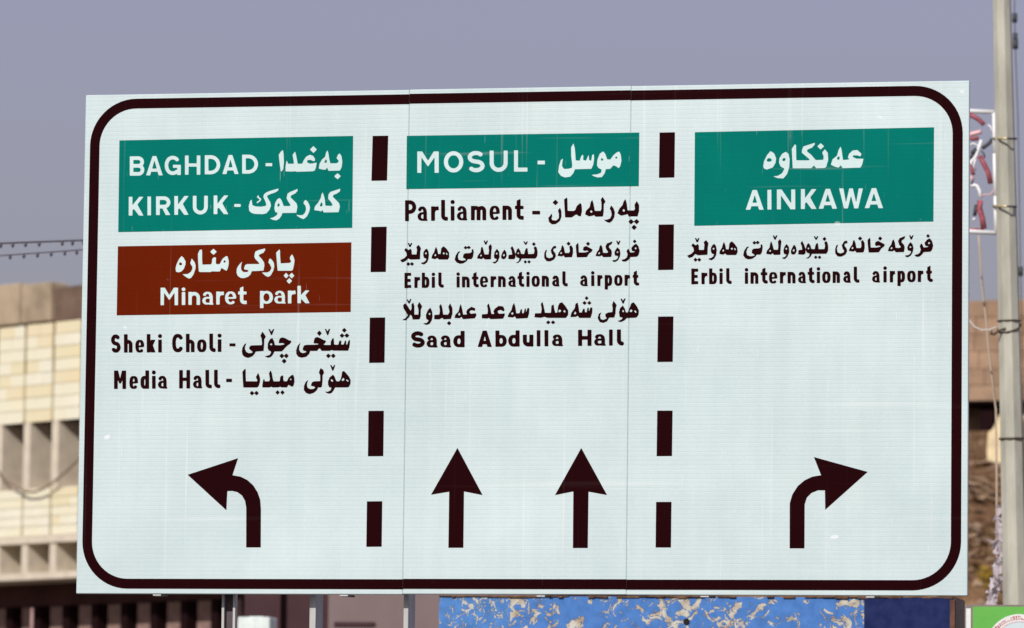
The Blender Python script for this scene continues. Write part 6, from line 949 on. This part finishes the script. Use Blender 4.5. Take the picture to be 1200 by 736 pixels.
def stone(w, h, mi):
    key = (round(w, 3), round(h, 3), mi)
    if key not in STONES:
        bm = box_data(0, w, 0, .098, 0, h, .012); me = bpy.data.meshes.new('stone'); bmesh.ops.recalc_face_normals(bm, faces=bm.faces[:]); bm.to_mesh(me); bm.free(); me.materials.append(M_CREAM[mi]); STONES[key] = me
    return STONES[key]
rnd = random.Random(3)
def courses(z0, z1, n, wide):
    h = (z1 - z0) / n
    for c in range(NC0, NC1):
        for i in range(n):
            jt = .135 if (wide and i >= n - 4) else .11
            W_ = PITCH - jt
            cuts = [0, 1] if rnd.random() < .35 else [0, rnd.choice((.34, .42, .5, .6, .66)), 1]
            for u0, u1 in zip(cuts, cuts[1:]):
                o = bpy.data.objects.new('stone', stone((u1 - u0) * W_ - (.012 if u1 < 1 else 0), h - .010, rnd.choice((0, 0, 1, 1, 2, 3, 4)))); link(o, bld)
                o.location = (c * PITCH + jt * .5 + .01 + u0 * W_, rnd.uniform(-.014, .006), z0 + i * h)
courses(zs['c1'], zs['par'], 8, True)
zj = zs['par'] - (zs['par'] - zs['c1']) * .5
js = box('joint_strip', -.055, .075, .06, .0845, zj, zs['par'] - .01, M_JOINT, bld)
for c in range(NC0, NC1): (js if c == NC0 else copy_of(js)).location = (c * PITCH, 0, 0)
M_JOINT2 = material('olive_grey_joint', (.33, .29, .20), .9, .1, 0, .2, 3)
js = box('joint_strip', -.055, .075, .06, .0845, zs['c1'] + .051, zj - .004, M_JOINT2, bld)
for c in range(NC0, NC1): (js if c == NC0 else copy_of(js)).location = (c * PITCH, 0, 0)
js = box('joint_strip', -.055, .075, .055, .0845, zs['led'] + .195, zs['c2'] - .041, M_JOINT2, bld)
for c in range(NC0, NC1): (js if c == NC0 else copy_of(js)).location = (c * PITCH, 0, 0)
courses(zs['led'] + .2, zs['c2'], 5, False)
box('ledge', sL, sR, -.06, .5, zs['led'] - .02, zs['led'] + .19, M_FIN, bld, .01)
fin_me = None
for zlo, zhi, dep in ((zs['c2'], zs['c1'], DP), (zs['c4'], zs['led'] - .021, DP)):
    first = None
    for c in range(NC0, NC1):
        if first is None: first = box('fin', .02, .31, -.004, dep, zlo, zhi - .002, M_FIN, bld, .008); f = first
        else: f = copy_of(first)
        f.location = (c * PITCH, 0, 0)
box('sill_slab', sL, sR, .02, DP, zs['c2'] - .04, zs['c2'] - .001, M_FINW, bld)
box('floor_slab', sL, sR, -.03, 2.6, zs['bot'], zs['c4'] - .001, M_FIN, bld, .01)
# parapet: weathered stone blocks, then a stretch set back a little, its shade side put into the brown
pw = PITCH * 1.05
s_split = fac(61.5, 360)[0]
for i in range(8):
    s1_, s0_ = s_split - i * pw - (.05 if i else 0), s_split - (i + 1) * pw
    if s0_ < sL - pw: break
    hh = zs['top'] + rnd.uniform(-.03, .06) + i * .05
    box('parapet_block', s0_, s1_, -.10 + .02 * rnd.random(), .5, zs['par'] + .03, hh, M_TAN, bld, .03)
box('parapet_wall', s_split + .03, sR, .04, .5, zs['par'], zl(341), M_SHADESIDE, bld, .02)
# shaded lower storey, set back under the overhang
z0 = zs['bot']
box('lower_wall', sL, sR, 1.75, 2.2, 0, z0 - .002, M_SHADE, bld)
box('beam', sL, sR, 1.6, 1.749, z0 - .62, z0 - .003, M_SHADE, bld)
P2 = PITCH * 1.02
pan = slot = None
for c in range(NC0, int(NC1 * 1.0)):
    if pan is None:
        pan = box('wall_panel', .34, P2 - .02, 1.66, 1.745, 0, z0 - .63, M_PANEL, bld, .02); slot = box('slot_shade_strip', 0, .30, 1.35, 1.74, 0, z0 - .63, M_SLOT_SHADE, bld, .01)  # dark strips paint the shaded gaps between the panels
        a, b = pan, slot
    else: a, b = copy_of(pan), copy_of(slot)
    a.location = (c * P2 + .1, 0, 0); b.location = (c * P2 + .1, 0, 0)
# drooping cable across the cells
M_CABLE = material('brown_cable', (.25, .18, .12), .8)
q = [(2, 548), (16, 564), (26, 570), (38, 577), (50, 577), (60, 573), (72, 565), (84, 555), (96, 544), (120, 520)]
pts = []
for a, b in q:
    s_, z_ = fac(a, b); pts.append(P0 * 1 + T * s_ + NF * .25 + Vector((0, 0, z_ - P0.z)))
o = tube('drooping_cable', pts, .035, M_CABLE, None, 6); tag(o, 'brown cable drooping across the fins of the cream building', 'cable')
q = [(0, 728), (14, 722), (30, 717), (34, 713)]
ps = empty('street_post', at(33, 950, 60)); ps.location.z = 0
tag(ps, 'short pale post in front of the shaded lower storey, bottom left corner', 'post')
M_PINKP = material('pale_pink_post', (.34, .22, .20), .8, .2, 0, .2, 6)
hp = at(31.5, 712, 60).z
tube('shaft', [(0, 0, 0), (0, 0, hp - .06)], .028 * 1.1, M_PINKP, ps, 8)
bm = bmesh.new(); bmesh.ops.create_icosphere(bm, subdivisions=2, radius=.035)
for v in bm.verts: v.co.z += hp - .04
finish('finial', bm, M_PINKP, ps, True)

# ------------------------------------------------------------------ grey-brown house between the posts, with a tank in front
YH = 45.0
M_GREYB = material('grey_brown_render', (.205, .155, .150), .9, .1, 0, .10, .8, stretch=(1, 1, .5))
M_DARKB = material('dark_maroon', (.058, .026, .030), .7, .2, 0, .15, 2)  # dark maroon for the recess, pilaster and ledge
hx = [at(p, 715, YH).x for p in (276, 316, 384, 640)]
hz = at(400, 560, YH).z
hs = empty('grey_brown_house', ((hx[0] + hx[3]) / 2, YH, 0))
tag(hs, 'grey-brown rendered house seen under the sign between its steel posts', 'building')
ox = hs.location.x
box('wall', hx[2] - ox, hx[3] - ox, 0, 8, 0, hz, M_GREYB, hs, .03)
box('recessed_wall', hx[0] - ox, hx[2] - ox - .002, .5, 8, 0, hz, M_DARKB, hs)
box('pilaster', hx[1] - ox, hx[1] - ox + .08, .3, .52, 0, hz, M_DARKB, hs, .01)
box('parapet', hx[0] - ox - .1, hx[3] - ox + .1, -.1, 8.1, hz + .002, hz + .25, M_GREYB, hs, .03)
zst = at(430, 731.5, YH).z
box('ledge', at(392, 720, YH).x - ox, at(440, 720, YH).x - ox, -.03, -.001, zst - .03, zst + .03, M_DARKB, hs, .005)
# white tank on its stand
YT = 38.0
tx0, tx1 = at(278.5, 725, YT).x, at(316, 725, YT).x
tz = at(297, 723, YT).z
tk = empty('water_tank', ((tx0 + tx1) / 2, YT, 0))
tag(tk, 'white box-shaped water tank seen between the first two sign posts', 'tank')
M_TANK = material('chalky_white_metal', (.70, .78, .74), .5, .4, 0, .12, 9, bump=.01, bump_scale=14)
w2 = (tx1 - tx0) / 2
box('tank_body', -w2, w2, 0, .4, tz - .35, tz, M_TANK, tk, .012)
box('lid', -.09, .09, .12, .3, tz + .001, tz + .012, M_TANK, tk, .003)
for sx in (-w2 + .03, w2 - .03):
    for sy in (.03, .37): box('leg', sx - .02, sx + .02, sy - .02, sy + .02, 0, tz - .351, M_STEEL, tk)

# ------------------------------------------------------------------ hillside and the ruin on its crest, right
M_HILL = bpy.data.materials.new('dry_hillside'); M_HILL.use_nodes = True
n, l = M_HILL.node_tree.nodes, M_HILL.node_tree.links
b = n['Principled BSDF']; b.inputs['Roughness'].default_value = .95; b.inputs['Specular IOR Level'].default_value = .1
tc = n.new('ShaderNodeTexCoord'); t = n.new('ShaderNodeTexNoise'); t.inputs['Scale'].default_value = 1.6; t.inputs['Detail'].default_value = 9; t.inputs['Roughness'].default_value = .72
l.new(tc.outputs['Object'], t.inputs['Vector'])
r = n.new('ShaderNodeValToRGB'); e = r.color_ramp.elements
e[0].position = .34; e[0].color = (.075, .034, .018, 1); e[1].position = .68; e[1].color = (.32, .195, .11, 1)
x = e.new(.5); x.color = (.175, .098, .05, 1)
l.new(t.outputs['Fac'], r.inputs['Fac']); l.new(r.outputs['Color'], b.inputs['Base Color'])
vs, fs = [], []
NX, NY = 90, 60
Y0h, Y1h = 60.0, 108.0
Xc = at(1160, 500, 108).x
crest = at(1160, 505, 108).z
for j in range(NY + 1):
    for i in range(NX + 1):
        x = Xc - 9 + 60 * (i / NX); y = Y0h + (Y1h - Y0h) * j / NY
        u = j / NY
        h = crest * (u ** .85)
        h += (noise.noise(Vector((x * .5, y * .35, 0))) * .4 + noise.noise(Vector((x * 1.7, y * 1.2, 4))) * .22) * math.sin(min(1, u * 1.02) * math.pi) ** .5
        h *= min(1, max(0, (x - (Xc - 9)) / 2.5)) ** .6 if x < Xc - 6.5 else 1
        vs.append((x, y, max(h, -.05)))
for j in range(NY):
    for i in range(NX):
        a = j * (NX + 1) + i; fs.append((a, a + 1, a + NX + 2, a + NX + 1))
hill = from_py('hillside', vs, fs, M_HILL, None, False); tag(hill, kind='structure')
def hill_z(x, y):
    j = (y - Y0h) / (Y1h - Y0h) * NY; i = (x - (Xc - 9)) / 60 * NX
    j0, i0 = max(0, min(NY - 1, int(j))), max(0, min(NX - 1, int(i)))
    return vs[j0 * (NX + 1) + i0][2]
M_TUFT = material('dry_tuft', (.20, .13, .06), .9, .1, 0, .4, 2)
M_STN = material('hill_stone', (.29, .20, .13), .9, .1, 0, .25, 2)
rn = random.Random(11)
bm = bmesh.new(); bs = bmesh.new()
for _ in range(2600):
    y = rn.uniform(74, 107); x = CAM.x + (Xc - CAM.x) * (y - CAM.y) / (108 - CAM.y) + rn.uniform(-1.2, 2.4); zz = hill_z(x, y)
    if rn.random() < .62:
        s_ = rn.uniform(.08, .32)
        for k in range(6):
            w = rn.uniform(0, 6.28); t_ = Vector((math.cos(w), math.sin(w), 0)); c0 = Vector((x, y, zz)) + t_ * s_ * .2
            bm.faces.new([bm.verts.new(c0 - t_ * .02), bm.verts.new(c0 + t_.cross(Vector((0, 0, 1))) * .03), bm.verts.new(c0 + t_ * s_ * .6 + Vector((0, 0, s_ * rn.uniform(.5, 1.1))))])
    else:
        s_ = rn.uniform(.04, .17); vv = [bs.verts.new(Vector((x, y, zz)) + Vector((rn.gauss(0, s_), rn.gauss(0, s_), abs(rn.gauss(s_ * .5, s_ * .5))))) for _ in range(6)]
        bmesh.ops.convex_hull(bs, input=vv)
tag(finish('dry_grass', bm, M_TUFT), 'dry brown tufts over the hillside right of the sign', 'dry grass', kind='stuff')
tag(finish('rubble', bs, M_STN), 'loose pale stones over the hillside right of the sign', 'rubble', kind='stuff')
# yellowish bush
bp_ = at(1157, 676, 84); bp_.z = hill_z(bp_.x, 84)
pz = at(1157, 676, 84).z
M_YB = material('yellow_leaves', (.36, .24, .03), .8, .2, 0, .4, 6); M_STEM = material('dry_stem', (.14, .09, .05), .9)
bush = empty('yellow_bush', (bp_.x, 84, min(bp_.z, pz - .1)))
tag(bush, 'small yellow bush low on the brown hillside near the white plastic', 'bush')
bm = bmesh.new()
for _ in range(260):
    c0 = Vector((rn.gauss(0, .09), rn.gauss(0, .09), max(.05, pz - bush.location.z + rn.gauss(0, .11))))
    bm.faces.new([bm.verts.new(c0 + Vector((rn.gauss(0, .03), rn.gauss(0, .03), rn.gauss(0, .03)))) for _ in range(3)])
finish('foliage', bm, M_YB, bush)
bm = bmesh.new()
for k in range(5): tube_into(bm, [(0, 0, 0), (rn.gauss(0, .05), rn.gauss(0, .05), (pz - bush.location.z) * .9)], .012, 5, .005)
finish('stem', bm, M_STEM, bush)
# crest wall
YR = 112.0
M_RUIN = [material('brown_brick', c, .95, .1, 0, .28, 1.1, bump=.03, bump_scale=5) for c in ((.36, .235, .155), (.375, .25, .165), (.335, .22, .145))]
rx0, rx1 = at(1050, 400, YR).x, at(1420, 400, YR).x
ru = empty('crest_building', (at(1160, 400, YR).x, YR, 0))
tag(ru, 'weathered brown brick building on top of the hillside, its base coloured as deep shadow', 'building')
ox = ru.location.x
lv = [352.5, 372, 392, 412, 433, 452, 470]
for i, (a, b) in enumerate(zip(lv, lv[1:])):
    zt_, zb_ = at(1160, a, YR).z, at(1160, b, YR).z
    x = rx0 - ox; k = 0
    while x < rx1 - ox:
        w = rn.uniform(.75, 1.4)
        o = box('brick', x, min(x + w - .008, rx1 - ox), -.015 * rn.random(), 1.2, zb_ + .007, zt_ + (rn.uniform(-.04, .03) if i == 0 else 0), M_RUIN[rn.randrange(3)], ru, .012)
        x += w
zb_ = at(1160, 470, YR).z
box('core', rx0 - ox + .05, rx1 - ox - .05, 1.21, 6, 0, at(1160, 356, YR).z, M_RUIN[2], ru)
box('undercroft', rx0 - ox, rx1 - ox, 3.0, 3.2, 0, zb_ - .001, M_SLOT_SHADE, ru)  # void under the wall: shade painted near-black, lintel and piers too
box('lintel', rx0 - ox, rx1 - ox, .05, 3.0, zb_ - .06, zb_ + .012, M_SLOT_SHADE, ru, .01)
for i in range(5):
    x = rx0 - ox + (rx1 - rx0) * (.02 + .245 * i); box('pier', x, x + .35, .3, .8, 0, zb_ - .062, M_SLOT_SHADE, ru)
# pale block of masonry catching the sun on the slope
YK = 102.0
kp = [(1176.5, 482), (1170.5, 487), (1164, 502), (1158, 507), (1156.5, 530), (1157.5, 549), (1166, 552), (1180, 553), (1186, 520), (1184, 490)]
c0 = at(1168, 552, YK)
vs2 = []
for a, b in kp: vs2.append(at(a, b, YK) - c0 + Vector((0, 0, 0)))
nn = len(kp); vs2 += [v + Vector((.5, 1.6, 0)) for v in vs2]
fs2 = [tuple(range(nn)), tuple(range(2 * nn - 1, nn - 1, -1))] + [(i, (i + 1) % nn, nn + (i + 1) % nn, nn + i) for i in range(nn)]
M_PALEROCK = material('pale_limestone', (.78, .64, .40), .9, .1, 0, .28, 2.2, bump=.06, bump_scale=4)
o = from_py('masonry_lump', vs2, fs2, M_PALEROCK); o.location = c0
bm = bmesh.new(); bm.from_mesh(o.data); bmesh.ops.recalc_face_normals(bm, faces=bm.faces[:]); bm.to_mesh(o.data); bm.free()
tag(o, 'sunlit cream lump of masonry on the slope beside the tall pole', 'masonry')
